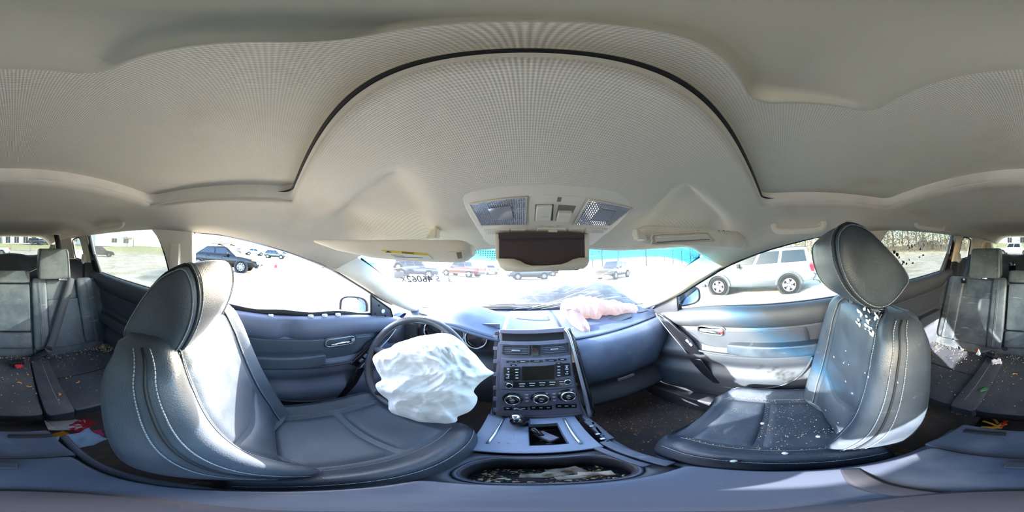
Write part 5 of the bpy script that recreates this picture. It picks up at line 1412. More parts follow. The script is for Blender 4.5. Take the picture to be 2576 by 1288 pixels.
for side, px, lab in ((-1,118,'pale belt guide by the left edge of the rear window'),(1,2488,'pale belt guide by the right edge of the rear window')):
    g = A(px+14 if side < 0 else px, 630 if side < 0 else 624, y=-2.05)
    t = thing('belt_guide', lab, 'belt guide', g)
    MB().lattice(lambda a, b, c: g + V(.045*a*(1-.35*c), .02*b, .075*c), (-1,-.6,.6,1)).build('cover', K['pale_plastic'], t, sub=2)
    MB().box(g+V(.01,.022,-.045), (.04,.008,.045)).build('slot', K['gasket'], t, bevel=.003)
# belt buckle and webbing beside the right rear headrest
t = thing('seat_belt', 'dark outboard belt lying behind the right rear headrest with its anchor plate on the shoulder', 'seat belt', A(2427,705,y=-1.08))
belt([A(2441,640,y=-1.25), A(2433,675,y=-1.15), A(2427,700,y=-1.09), A(2424,712,y=-1.06)], .035, 'belt', 'webbing', t)
MB().lattice(lambda a, b, c: A(2425,706,y=-1.055)+V(.020*a,.006*b,.020*c), (-1,-.7,.7,1)).build('anchor_plate', K['gloss_black'], t, sub=1)
MB().lathe([(.008,0),(.008,.003),(.004,.005)], A(2425,703,y=-1.045), V(0,1,.1), 12).build('anchor_bolt', K['satin'], t)

# ------------------------------------------------------------------ rear bench
RB = thing('rear_bench', 'black hide rear bench in three sections strewn with crumbs', 'rear bench', (CX, -1.0, -.95))
YB0, YT0, ZB0, ZT0 = -.915, -1.115, -.70, -.225
bu_ = (V(0,YT0,ZT0)-V(0,YB0,ZB0)); bL = bu_.length; bu_.normalize(); bn_ = V(0, bu_.z, -bu_.y)
def RP(x, t, o=0.): return V(x, YB0, ZB0) + bu_*(bL*t) + bn_*o
def backpad(name, x0, x1, t0, t1, o, th, mm='leather_rear', puff=.012, r=.72, par=RB, sub=3, slant=0.):
    def f(a, b, c):
        x = lerp(x0, x1, (a+1)/2); t = lerp(t0, t1, (b+1)/2)
        if slant: x += slant*max(0, b)*.5
        oo = lerp(o-th, o, (c+1)/2) + (puff*(1-a*a)*(1-b*b) if c > 0 else 0)
        return RP(x, t, oo)
    return MB().lattice(f, (-1,-r,r,1)).build(name, K[mm], par, sub=sub)
# left and right backs: shell, panel above and below a seam, two bolsters
for sg, nm in ((-1,'l'),(1,'r')):
    def X(q): return CX + sg*q
    def bp(name, q0, q1, *a, **k): return backpad(name, min(X(q0),X(q1)), max(X(q0),X(q1)), *a, **k)
    bp('backrest_shell', .165, .70, -.16, .985, -.012, .11, puff=0, r=.86)
    bp('inner_bolster', .165, .268, .02, 1.0, .024, .07, r=.5)
    bp('upper_panel', .268, .485, .70, .96, .004, .05, r=.86)
    bp('lower_panel', .268, .500, .04, .70, .012, .06, r=.88)
    bp('outer_bolster', .490, .625, .04, .985, .030, .07, r=.5, slant=-sg*.02)
    bp('end_bolster', .60, .705, .0, .93, .008, .09, r=.55)
    mb = MB()
    for q in (.218, .565):
        for d_ in (-.004, .004): stitch_row(mb, [RP(X(q + d_ - (.0 if q < .3 else .0)), .05+.9*k/40, .036 if q < .3 else .042) for k in range(41)], 70, .0013, .006)
    mb.build('stitching', K['thread'], RB, kind='stuff')
    # headrest
    hxc = X(.318); hc = RP(hxc, 1.0) + V(0, .012, 0)
    def hf(a, b, c):
        w = .116*(1 - .10*max(0,b)**2 - .03*abs(c)); z = .102*b
        return V(hxc + w*a, hc.y + .045*c - .020*b + (.012*(1-a*a)*(1-b*b) if c > 0 else 0) - .02*(b < -.9)*0, hc.z + .108 + z)
    H_ = MB().lattice(hf, (-1,-.74,.74,1)).build('headrest', K['leather_rear'], RB, sub=3)
    for s2 in (-1,1): MB().tube([V(hxc+s2*.098*(1-.10*max(0,b)**2), hc.y+.049-.020*b, hc.z+.108+.098*b) for b in [-1+2*k/14 for k in range(15)]], .0018, 5).build('piping', K['leather_rear'], H_)
    for s2 in (-1,1): MB().tube([RP(hxc+s2*.05,.97,-.04), V(hxc+s2*.05, hc.y, hc.z+.05)], .006, 8).build('post', K['shiny_steel'], RB)
# centre section: low roll headrest, panel, folded arm-rest block
backpad('centre_shell', CX-.170, CX+.170, -.16, .98, -.02, .09, puff=0, r=.86)
backpad('centre_headrest', CX-.156, CX+.156, .93, 1.10, .030, .09, puff=.008, r=.62)
backpad('centre_panel', CX-.150, CX+.150, .30, .915, .020, .06, puff=.006, r=.9)
backpad('centre_lower_block', CX-.156, CX+.156, .06, .285, .030, .08, puff=.012, r=.66)
backpad('centre_gap', CX+.135, CX+.170, .0, .9, -.006, .03, mm='gasket', puff=0)
# cushions
def seatpad(name, x0, x1, y0, y1, zr_, zf_, th, puff, mm='leather_rear', r=.80, sub=3, taper=0.):
    def f(a, b, c):
        y = lerp(y0, y1, (b+1)/2); x = lerp(x0, x1, (a+1)/2) + taper*b*(-a)
        z = lerp(zr_, zf_, (b+1)/2) + (puff*(1-a*a)*(1-.6*b*b) if c > 0 else -th) - (.028*max(0,(b-.6)/.4)**2 if c > 0 else -.02*b)
        return V(x, y, z)
    return MB().lattice(f, (-1,-r,r,1)).build(name, K[mm], RB, sub=sub)
K['leather_bench'] = leather('black hide bench crumbs', srgb(52,56,64), srgb(108,110,112), .35, .42, crumbs=.12)
seatpad('cushion_base', CX-.70, CX+.70, -1.02, -.455, -.745, -.74, .13, 0, 'leather_bench', .93)
seatpad('centre_cushion', CX-.135, CX+.150, -.89, -.43, -.718, -.712, .10, .014, 'leather_bench', .85)
for sg in (-1, 1):
    X = lambda q: CX + sg*q
    def sp_(name, q0, q1, *a, **k): return seatpad(name, min(X(q0),X(q1)), max(X(q0),X(q1)), *a, **k)
    sp_('cushion_bolster', .140, .235, -.885, -.415, -.712, -.700, .11, .014, 'leather_bench', .6)
    sp_('cushion_panel', .235, .555, -.885, -.43, -.728, -.715, .11, .008, 'leather_bench', .88)
    sp_('cushion_bolster', .545, .695, -.885, -.44, -.722, -.715, .11, .014, 'leather_bench', .6)
    MB().tube([V(lerp(X(.24),X(.55),k/10), -.655, -.719+.004*math.sin(k/10*PI)) for k in range(11)], .003, 5).build('cushion_seam', K['gasket'], RB)
    mb = MB(); stitch_row(mb, [V(X(.19), lerp(-.87,-.45,k/30), -.691+.006*math.sin(k/30*PI)) for k in range(31)], 50, .0013, .006); mb.build('stitching', K['thread'], RB, kind='stuff')
# buckles in the bench crease
for x, y, rz_, lab in ((-.02,-.80,.2,'black belt buckle with red button in the left crease of the rear bench'),(.245,-.83,-.3,'black belt buckle in the right crease of the rear bench')):
    t = thing('belt_buckle', lab, 'buckle', (x, y, -.70))
    MB().lattice(lambda a, b, c: V(x,y,-.692) + Matrix.Rotation(rz_,3,'Z') @ V(.040*a, .018*b, .011*c), (-1,-.7,.7,1)).build('case', K['gloss_black'], t, sub=2)
    MB().box(V(x,y,-.692) + Matrix.Rotation(rz_,3,'Z') @ V(-.041,0,0), (.004,.026,.014), Matrix.Rotation(rz_,4,'Z')).build('button', K['red'] if x < 0 else K['belt'], t, bevel=.001, label='red push button' if x < 0 else None)

# ------------------------------------------------------------------ litter
m = MB()
def bench_pt():
    if random.random() < .45: return V(random.uniform(-.62,.72), random.gauss(-.862,.018), -.712)
    x = random.uniform(-.55,.65); y = -.45-.42*random.random()**.6; return V(x, y, -.708)
crumbs(m, bench_pt, 420, .0009, .0030)
tag(m.build('crumbs', cr_tan), 'tan crumbs strewn across the rear bench cushions', 'crumbs', kind='stuff')
m = MB(); crumbs(m, bench_pt, 160, .0009, .0028); tag(m.build('crumbs', cr_pale), 'pale crumbs strewn across the rear bench cushions', 'crumbs', kind='stuff')
m = MB(); crumbs(m, bench_pt, 40, .002, .005); tag(m.build('crumbs', cr_or), 'orange cereal bits strewn across the rear bench', 'crumbs', kind='stuff')
m = MB(); crumbs(m, lambda: V(random.uniform(.2,.72), random.uniform(.28,.85), -1.03+ .0), 320, .0012, .0036); tag(m.build('crumbs', cr_tan), 'tan crumbs on the front passenger carpet', 'crumbs', kind='stuff')
m = MB()
def sill_pt(): return V(CX-.60+random.gauss(0,.03), random.uniform(-.88,-.78), -.70)
crumbs(m, sill_pt, 160, .0014, .004); tag(m.build('crumbs', cr_tan), 'crumbs heaped at the door end of the left rear seat', 'crumbs', kind='stuff')
# rear floor: raised tunnel litter, papers, chips
red_p = mat('red printed paper', srgb(196,40,60), .8); white_p = mat('white paper', srgb(222,222,222), .9); pink_p = mat('pink wrapper', srgb(206,70,130), .6); blue_p = mat('pale blue paper', srgb(160,190,222), .8); green_p = mat('green leaf wrapper', srgb(60,130,70), .7); yel_p = mat('golden potato chip', srgb(206,160,70), .8)
def sheet(name, mm, c, w_, h_, a, lab, cat, crease=.012, group=None, tilt=0.):
    Rr = Matrix.Rotation(a,3,'Z') @ Matrix.Rotation(tilt,3,'X'); rows = []
    sd_ = random.random()*9
    for j in range(8):
        rows.append([Vector(c) + Rr @ V((i/8-.5)*w_*(1+.15*noise.noise(V(j*.5,sd_,0))), (j/7-.5)*h_*(1+.15*noise.noise(V(i*.5,sd_,3))), crease*(.5+abs(noise.noise(V(i*.7+sd_, j*.7, sd_))*1.8))) for i in range(9)])
    return tag(MB().grid(rows).build(name, mm, solid=.0008), lab, cat, group)
zf_ = -1.03
fl = lambda px, py, z=-.98: A(px, py, z=z)
sheet('paper', white_p, fl(50,1082), .20, .10, .3, 'crumpled white paper beside the left end of the rear console vent', 'paper', .03)
sheet('paper', white_p, fl(170,1072), .13, .07, -.2, 'torn white paper with pink print under the left front of the rear bench', 'paper', .02)
sheet('paper', red_p, fl(205,1073), .10, .06, .5, 'red printed paper under the rear bench behind the driver seat', 'paper', .02)
sheet('paper', blue_p, fl(195,1112,-.93), .13, .09, .2, 'pale blue folded leaflet standing by the driver seat track', 'paper', .03)
sheet('wrapper', pink_p, fl(222,1092), .09, .04, -.4, 'pink wrapper behind the driver seat', 'wrapper', .015)
sheet('wrapper', cr_or, fl(150,1094), .05, .03, .4, 'orange wrapper on the left rear floor', 'wrapper', .012)
for k, (px, py) in enumerate(((2400,1037),(2415,1042),(2434,1043))):
    sheet('paper_scrap', white_p, fl(px, py), .03, .015, .5*k, ['leftmost of three white scraps on the right rear floor','middle of three white scraps on the right rear floor','rightmost of three white scraps on the right rear floor'][k], 'paper scrap', .006)
G_ = ['longest golden fry on the rear floor behind the console','golden fry lying across the others behind the console','short golden fry at the left of the pile behind the console','thin pale fry at the right of the pile behind the console','stubby fry nearest the bench behind the console','pale fry under the others behind the console']
for k, (px, py, L_, a) in enumerate(((2495,1068,.075,-.4),(2512,1072,.06,.7),(2486,1076,.045,.1),(2522,1066,.055,1.1),(2505,1060,.035,-.9),(2500,1078,.05,.4))):
    c = A(px, py, z=-.90); d = V(math.cos(a), math.sin(a), 0)*L_/2
    o = MB().sweep(smoothpath([c-d, c+V(0,0,.006), c+d], 8), [(-.005,-.004),(.005,-.004),(.005,.004),(-.005,.004)]).build('potato_fry', yel_p, bevel=.0015)
    tag(o, G_[k], 'fry', 'golden fries on the rear floor')
tag(MB().tube([A(2518,1075,z=-.90), A(2530,1058,z=-.89)], .007, 8).build('candy_stick', mat('red candy', srgb(210,50,40), .5)), 'red and yellow candy stick beside the fries behind the console', 'candy')
MB().box((CX, -.44, -.945), (.30, .30, .06)).build('heap', K['plastic_dark']).name = 'console_foot'
tag(bpy.data.objects['console_foot'], 'black plastic foot of the console on the rear floor tunnel', 'console foot')
# bench litter big enough to single out
o = MB().loft([[A(2462,893,z=-.69)+V(.018*math.cos(t),.012*math.sin(t),0) for t in (0,2,4)],[A(2462,893,z=-.69)+V(.002*math.cos(t),.002*math.sin(t),.05) for t in (0,2,4)]]).build('wrapper', mat('colourful wrapper', srgb(214,90,40), .5, var=(60, srgb(40,150,170), .5, .52)), smooth=False)
tag(o, 'bright striped pointed wrapper standing against the right rear backrest', 'wrapper')
sheet('tissue', white_p, A(2507,915,z=-.69), .05, .045, .4, 'white torn tissue at the right end of the centre cushion', 'tissue', .02)
sheet('wrapper', green_p, A(2475,982,z=-.70), .035, .018, .9, 'green wrapper bit on the front edge of the right bench bolster', 'wrapper', .01)
sheet('wrapper', red_p, A(48,925,z=-.70), .04, .03, .3, 'red and purple wrapper among the crumbs by the left buckle', 'wrapper', .012)
for k, (px, py, lab) in enumerate(((74,971,'orange cereal ring on the left of the centre cushion'),(193,961,'orange cereal chip on the left cushion panel'),(145,993,'yellow cereal chip in the left cushion seam'),(47,965,'small orange chip near the middle of the centre cushion'),(2553,943,'curled orange snack at the right of the centre cushion'))):
    q = A(px, py, z=-.702); o = MB().tube([q + V(.010*math.cos(t), .008*math.sin(t), .003) for t in [k*.9+2.5*j/9 for j in range(10)]], .0035, 6).build('cereal_bit', cr_or); tag(o, lab, 'cereal', 'orange cereal bits on the rear bench')
# loose scraps on the dash top
for k, (px, py, mm, lab) in enumerate(((1424,815,cr_pale,'white chip of glass on the passenger end of the dash top beside the airbag tongue'),(1428,820,cr_or,'orange bit on the dash top beside the airbag tongue'),(1444,826,cr_pale,'pale bit on the dash top right of the centre stack'),(1327,803,cr_or,'orange bit on the centre of the dash top'))):
    q = A(px, py, y=.76); q = top_pt(q.x, .80) + V(0,0,.004); q = V(A(px,py,y=.76).x, q.y, q.z); o = MB().ell(q, (.007,.005,.003), 6, 4).build('debris_bit', mm); tag(o, lab, 'debris')
# spiked white sticker residue on the passenger pad
q = A(1623, 861, y=.608); MB().tube([q+V(-.003,0,.014), q+V(-.003,-.001,-.010), q+V(.003,-.001,-.010), q+V(.004,-.001,.002), q+V(-.002,-.001,.002)], .0018, 5).build('residue', K['mark'], DB, label='small white mark on the glove pad')
# ------------------------------------------------------------------ outside: car skin seen through the glass
K['hood'] = mat('crumpled dark paint', srgb(18,22,27), .5, 0., .3, var=(9, srgb(66,70,72), .45, .75))
m = MB(); rows = []
for j in range(26):
    v = j/25; r = []
    for i in range(41):
        x = lerp(-.80, .92, i/40); yb, zb_ = ws_base(x)
        y = lerp(yb + .10, 2.05, v); rise = (.015 + .14*sm(-.45,.45,x))*sm(.05,.75,v)
        z = -.385 + rise - .05*sm(.75,1,v) + .022*noise.noise(V(x*3.2,y*4,2))*v + .014*noise.noise(V(x*9,y*9,5))*v
        r.append(V(x, y, z))
    rows.append(r)
tag(m.grid(rows).build('hood', K['hood'], solid=.01), 'crumpled dark bonnet of the wrecked car below the windscreen', 'bonnet')
m = MB().grid([[V(lerp(-.78,.88,i/30), ws_base(lerp(-.78,.88,i/30))[0] + .02 + .11*j/4, -.352-.02*math.sin(j*.8)) for i in range(31)] for j in range(5)])
CW = tag(m.build('cowl', K['plastic_dark'], solid=.008), 'black cowl strip at the foot of the windscreen', 'cowl')
for (u0, v0, u1, v1), lab in (((-.55,.985,.10,.955),'driver side wiper lying along the foot of the windscreen'),((-.02,.985,.62,.965),'passenger side wiper lying along the foot of the windscreen')):
    P_ = [ws_pt(lerp(u0,u1,k/14), lerp(v0,v1,k/14)) + V(0,.012,.014) for k in range(15)]
    t = thing('wiper', lab, 'wiper', P_[0])
    MB().sweep(P_, [(-.004,-.010),(.004,-.010),(.006,.004),(-.006,.004)]).build('blade', K['rubber'], t)
    MB().tube([P_[2]+V(0,.01,.012), P_[8]+V(0,.01,.016), P_[7]+V(0,.05,-.02)], .005, 6).build('arm', K['plastic_dark'], t)
def shellpt(x, y): return .262 - .10*abs((x-CX)/.70)**3.2 - .175*sm(.12,.46,y)
def roofrow(y):
    r = []
    for i in range(-10, 11):
        x = CX + .68*i/10; s = abs(i)/10*.68/.66; yy = min(y, yfront(min(1, s)) - .015) if y > 0 else y
        r.append(V(x, yy, max(shellpt(x, yy), ceil_z(x, yy) + .022)))
    return r
RO = tag(MB().grid([roofrow(y) for y in [.42,.36,.3,.2,.1,0,-.4,-.8,-1.2,-1.6,-2,-2.3,-2.5]]).build('roof', K['paint_blue'], solid=.012, soff=1), 'dark blue outer roof panel over the lining', 'roof', kind='structure')
for side, nm in ((-1,'left'),(1,'right')):
    p = bpy.data.objects['wall_'+nm]
    MB().grid([[V(CX+side*(.80+.05*math.sin(j/5*PI)), lerp(.95,-2.4,i/20), lerp(-.262-.03*(i<6),-1.05,j/5)+(-.05 if i < 3 else 0)) for i in range(21)] for j in range(6)]).build('outer_skin', K['paint_blue'], p, solid=.01, label='dark blue outer body panel')

# ------------------------------------------------------------------ ground
def gz(x, y):
    r = math.hypot(x, y); a = abs(math.degrees(math.atan2(x, y)))
    H = hermite([(0,.35),(60,.45),(88,1.05),(120,1.9),(150,2.3),(180,2.2)], a)
    d = hermite([(0,20),(90,18),(140,26),(180,27)], a)
    return H*sm(d, d+22, r) + .42*sm(3.5, 8.5, -x)*sm(150, 110, a)*sm(20,70,a) + 2.0*sm(60, 140, r)*sm(60,130,a)
m = MB(); rings = [0.01,1.5,3,4.5,6,8,10,12,14,16,18,20,22,24,26,28,30,32,34,36,38,40,43,46,50,56,64,75,90,120,170,260,420]
rows = []
for r in rings:
    row = []
    for k in range(120):
        a = 2*PI*k/120; x, y = r*math.sin(a), r*math.cos(a)
        row.append(V(x, y, gz(x, y) + (.035*noise.noise(V(x*.5,y*.5,0)) if 4 < r < 60 else 0)))
    rows.append(row)
m.grid(rows, closed=True, flip=True)
gm = mat('gravel yard', srgb(176,168,154), 1., spec=.1, bump=(30,.5,.03), var=(.9, srgb(150,138,118), .42, .62))
nt = gm.node_tree; L = nt.links; mixn = [n for n in nt.nodes if n.type == 'MIX'][0]
# dry grass only on the far bank; sandy flecks elsewhere
geo = nt.nodes.new('ShaderNodeNewGeometry'); sz = nt.nodes.new('ShaderNodeSeparateXYZ'); L.new(geo.outputs['Position'], sz.inputs['Vector'])
hr_ = nt.nodes.new('ShaderNodeMapRange'); hr_.inputs['From Min'].default_value = .35; hr_.inputs['From Max'].default_value = 1.1; L.new(sz.outputs['Z'], hr_.inputs['Value'])
mg = nt.nodes.new('ShaderNodeMix'); mg.data_type = 'RGBA'; mg.inputs['B'].default_value = srgb(150,146,104)
L.new(mixn.outputs['Result'], mg.inputs['A']); L.new(hr_.outputs['Result'], mg.inputs['Factor'])
L.new(mg.outputs['Result'], nt.nodes['Principled BSDF'].inputs['Base Color'])
tag(m.build('ground', gm, local=True), 'pale gravel yard rising to a dry grass bank', 'ground', kind='structure')

# ------------------------------------------------------------------ vehicles
def cpaint(n, c, r=.22, me=.3): return mat(n, c, r, me, coat=.7)
VP = dict(black=mat('black paint', srgb(7,7,8), .18, 0., .25), silver=cpaint('silver paint', srgb(106,110,112), .4, .2), dark=cpaint('dark grey paint', srgb(22,24,28)), white=cpaint('white paint', srgb(232,232,230), .3, 0), red=cpaint('red paint', srgb(92,18,24)), blue=cpaint('steel blue paint', srgb(30,42,60)), pale=cpaint('pale silver paint', srgb(120,124,134)))
K['cglass'] = mat('dark car glass', srgb(18,26,32), .08, spec=.35)
K['tire'] = mat('tyre', srgb(22,22,23), .9, 0., .2); K['alloy'] = mat('alloy rim', srgb(118,120,124), .4, .6); K['clad'] = mat('grey cladding', srgb(52,57,62), .6)
K['tail'] = mat('tail lamp', srgb(176,20,40), .2, coat=.5); K['lampc'] = mat('clear lamp', srgb(206,214,222), .1, coat=.6); K['amber'] = mat('amber lamp', srgb(226,120,30), .3)
SPEC = {
 'sedan': dict(L=4.55, w=.90, gb=.17, prof=[(0,.62,.92),(.12,.40,.98),(.8,.32,1.00),(1.6,.26,.99),(3.0,.26,.95),(3.6,.28,.90),(4.2,.32,.78),(4.5,.40,.62),(4.55,.45,.55)], gh=((.55,3.25),(1.20,2.45),1.43), wheels=(.82,3.55), wr=.335),
 'hatch': dict(L=4.3, w=.90, gb=.2, prof=[(0,.50,.95),(.10,.42,1.05),(.8,.34,1.06),(1.6,.28,1.04),(2.9,.28,1.00),(3.5,.30,.95),(4.0,.34,.82),(4.26,.42,.66),(4.3,.48,.58)], gh=((.08,3.05),(.55,2.3),1.62), wheels=(.78,3.38), wr=.35),
 'suv': dict(L=4.42, w=.90, gb=.2, prof=[(0,.50,1.05),(.06,.46,1.10),(.8,.36,1.12),(1.7,.32,1.10),(2.95,.32,1.07),(3.3,.32,1.04),(4.0,.36,1.00),(4.36,.42,.94),(4.42,.50,.84)], gh=((.05,3.25),(.16,2.72),1.68), wheels=(.92,3.55), wr=.365),
 'pickup': dict(L=5.9, w=.99, gb=.2, prof=[(0,.60,1.10),(.05,.55,1.14),(1.6,.42,1.14),(1.75,.42,1.14),(4.2,.42,1.14),(4.5,.42,1.13),(5.5,.46,1.08),(5.86,.52,1.0),(5.9,.56,.9)], gh=((1.85,4.45),(2.05,3.85),1.88), wheels=(1.25,4.85), wr=.41),
}
def car(name, kind, paint, loc, rotz, lab, cat='car', detail=2, tilt=0., group=None, parts=True):
    S = SPEC[kind]; L_, w = S['L'], S['w']; P_ = VP[paint]
    z0 = loc[2] if len(loc) == 3 else gz(loc[0], loc[1])
    t = thing(name, lab, cat, (loc[0], loc[1], z0), group, rotz=rotz, world=True)
    if tilt: t.rotation_euler = (tilt*.3, tilt, rotz)
    o0 = V(0, -L_/2, 0); B = dict(local=True)
    loops = []
    ysamp = [S['prof'][0][0] + (L_)*k/26 for k in range(27)]
    zb = [(p[0], p[1]) for p in S['prof']]; zt = [(p[0], p[2]) for p in S['prof']]
    def hw(y): return w*(1 - .16*max(0, (y-L_+.75)/.75)**2 - .08*max(0, (.5-y)/.5)**2)
    for y in ysamp:
        a, b, h = interp(zb, y), hermite(zt, y), hw(y); sh = b - .14
        half = [(h*.88,a),(h*.98,a+.10),(h,a+.28 if a+.28 < sh else (a+sh)/2),(h*.985,sh),(h*.93,b-.03),(h*.84,b),(h*.4,b+.02)]
        loops.append([V(x,y,z)+o0 for x,z in half] + [V(-x,y,z)+o0 for x,z in half[::-1]])
    MB().loft(loops, flip=True).build('body', P_, t, angle=42, **B)
    (yb0,yb1),(yt0,yt1),zr_ = S['gh']; zb0 = interp(zt, yb0)-.04; zb1 = interp(zt, yb1)-.04
    wb, wt = w*.90, w*.70
    bl = [V(-wb,yb0,zb0),V(wb,yb0,zb0),V(wb,yb1,zb1),V(-wb,yb1,zb1)]; tl = [V(-wt,yt0,zr_),V(wt,yt0,zr_),V(wt,yt1,zr_),V(-wt,yt1,zr_)]
    mid_ = [a.lerp(b,.94)+V(0,0,0) for a,b in zip(bl,tl)]; tin = [V(q.x*.86, lerp((yt0+yt1)/2,q.y,.9), zr_+.035) for q in tl]
    MB().loft([[q+o0 for q in l] for l in (bl, mid_, tl, tin)]).build('cabin', P_, t, bevel=.03, seg=3, angle=45, **B)
    # windows: side panes split by pillars, windscreen, rear window
    def face(q0, q1, q2, q3, s0, s1, t0, t1, out): 
        P2 = lambda s, tt: q0.lerp(q1, s).lerp(q3.lerp(q2, s), tt)
        n_ = (q1-q0).cross(q3-q0).normalized(); n_ = n_ if n_.dot(out) > 0 else -n_
        q = [P2(s,tt)+n_*.006+o0 for s, tt in ((s0,t0),(s1,t0),(s1,t1),(s0,t1))]
        return MB().loft([q,[a+n_*.012 for a in q]]).build('window', K['cglass'], t, smooth=False, bevel=.02 if detail > 1 else 0, **B)
    for sg in (-1, 1):
        i, j = (1, 2) if sg > 0 else (0, 3)
        sp = ((.05,.36),(.40,.66),(.70,.95)) if kind in ('suv','hatch') else ((.07,.48),(.53,.93))
        for s0, s1 in sp: face(bl[i], bl[j], tl[j], tl[i], s0, s1, .20, .88, V(sg,0,0))
    face(bl[3], bl[2], tl[2], tl[3], .06, .94, .14, .93, V(0,1,.5)); face(bl[0], bl[1], tl[1], tl[0], .08, .92, .30, .90, V(0,-1,.3))
    # wheels
    for sg in (-1, 1):
        for wy in S['wheels']:
            c = V(sg*(w-.115), wy, S['wr']) + o0; r = S['wr']; ax = V(sg,0,0)
            MB().lathe([(r*1.20,0),(r*1.20,.118),(r*1.05,.120)], c, ax, 28).build('wheel_arch', K['gasket'], t, angle=40, **B)
            Wh = MB().lathe([(r*.66,.0),(r*.96,.0),(r,.03),(r,.115),(r*.96,.138),(r*.68,.142),(r*.64,.125),(.02,.120)], c, ax, 30).build('wheel', K['tire'], t, angle=50, **B)
            if detail:
                mb = MB().lathe([(r*.66,.128),(r*.66,.146),(r*.58,.146),(r*.58,.124)], c, ax, 30, cap=False); mb.lathe([(.001,.150),(r*.16,.150),(r*.18,.124)], c, ax, 12, cap=False)
                ns = 5 if kind != 'sedan' else 10
                for k in range(ns):
                    a = 2*PI*k/ns; d = V(0, math.cos(a), math.sin(a)); n2 = V(0,-math.sin(a),math.cos(a)); wd_ = r*(.16 if ns == 5 else .07)
                    base = c + ax*.142
                    mb.hexa([base+d*r*.1-n2*wd_-ax*.015, base+d*r*.1+n2*wd_-ax*.015, base+d*r*.62+n2*wd_-ax*.015, base+d*r*.62-n2*wd_-ax*.015, base+d*r*.1-n2*wd_, base+d*r*.1+n2*wd_, base+d*r*.62+n2*wd_, base+d*r*.62-n2*wd_])
                mb.build('rim', K['alloy'], Wh, smooth=False, **B)
    if detail:
        for sg in (-1, 1):
            zf_, zr2 = interp(zt, L_-.25)-.16, interp(zt, .1)-.16
            MB().lattice(lambda a, b, c: V(sg*w*.66+.17*a, L_-.16+.12*b-.07*abs(a)*0, zf_+.07*c)+o0, (-1,-.6,.6,1)).build('headlamp', K['lampc'], t, sub=1, **B)
            MB().lattice(lambda a, b, c: V(sg*w*.83+.10*a, .06+.10*b, zr2+(.09 if kind in ('sedan','hatch') else .16)*c)+o0, (-1,-.6,.6,1)).build('tail_lamp', K['tail'], t, sub=1, **B)
            MB().lattice(lambda a, b, c: V(sg*(w+.08)+.09*a, S['gh'][0][1]-.55+.06*b, interp(zt, S['gh'][0][1]-.5)+.05+.07*c)+o0, (-1,-.6,.6,1)).build('mirror', K['gasket'] if kind == 'suv' else P_, t, sub=1, **B)
        MB().lattice(lambda a, b, c: V(w*.86*a, L_-.06+.09*b-.10*a*a, .42+.13*c)+o0, (-1,-.7,.7,1)).build('bumper', K['clad'] if kind in ('suv','pickup') else P_, t, sub=1, **B)
        if kind != 'suv': MB().lattice(lambda a, b, c: V(w*.86*a, .04+.08*b+.06*a*a, .50+.13*c)+o0, (-1,-.7,.7,1)).build('bumper', K['clad'] if kind in ('suv','pickup') else P_, t, sub=1, **B)
        for sg in (-1, 1):
            for yy in ((1.35, 2.4, 3.35) if kind != 'pickup' else (1.75,2.9,4.3)):
                MB().box(V(sg*w*.998, yy, .72)+o0, (.008,.010,.62)).build('door_gap', K['gasket'], t, smooth=False, **B)
            for yy in ((1.5,2.55) if kind != 'pickup' else (2.05,3.1)):
                MB().box(V(sg*(w+.012), yy, .90)+o0, (.03,.16,.03)).build('door_handle', P_, t, bevel=.008, **B)
    return t
# silver boxy estate close on the right
t = car('suv', 'suv', 'silver', (6.68, 1.08, -.02), 0, 'silver boxy SUV with grey cladding and torn-off rear bumper beyond the passenger window', 'car')
for sg in (-1, 1):
    MB().box((sg*.912, 0.02, .46), (.03, 1.72, .20)).build('cladding', K['clad'], t, bevel=.01, local=True)
    MB().box((sg*.60, -.75, 1.735), (.05, 2.4, .04)).build('roof_rail', K['clad'], t, bevel=.01, local=True)
    for wy in (.92, 3.55):
        arc = [V(sg*.91, wy-2.21+.46*math.cos(a), .37+.46*math.sin(a)) for a in [PI*k/16 for k in range(17)]]
        MB().sweep(arc, [(-.05,-.03),(.05,-.03),(.05,.04),(-.05,.04)], up=V(sg,0,0)).build('fender_flare', K['clad'], t, bevel=.01, local=True)
MB().tube([V(-.55,-2.25,.42),V(-.3,-2.42,.60),V(.3,-2.42,.60),V(.55,-2.25,.42)], .035, 8).build('bare_bumper_beam', K['alloy'], t, local=True)
MB().tube([V(-.75,-2.22,.50),V(-.70,-2.45,.38),V(-.55,-2.5,.30)], .03, 8).build('hanging_bracket', K['clad'], t, local=True)
# broken things on its bonnet
eng = mat('bare engine parts', srgb(52,54,58), .5, .5)
for k, (y, z, r) in enumerate(((1.75,1.10,.16),(1.45,1.20,.14),(2.05,1.02,.12),(1.25,1.27,.10))):
    rr = MB(); rr.ell((-.45, y, z), (r*1.3, r, r*.7), 9, 6)
    for q in rr.v: q += V(noise.noise(q*9), noise.noise(q*9+V(5,0,0)), noise.noise(q*9+V(0,5,0)))*.06
    tag(rr.build('scrap_part', eng, t, local=True, smooth=False))
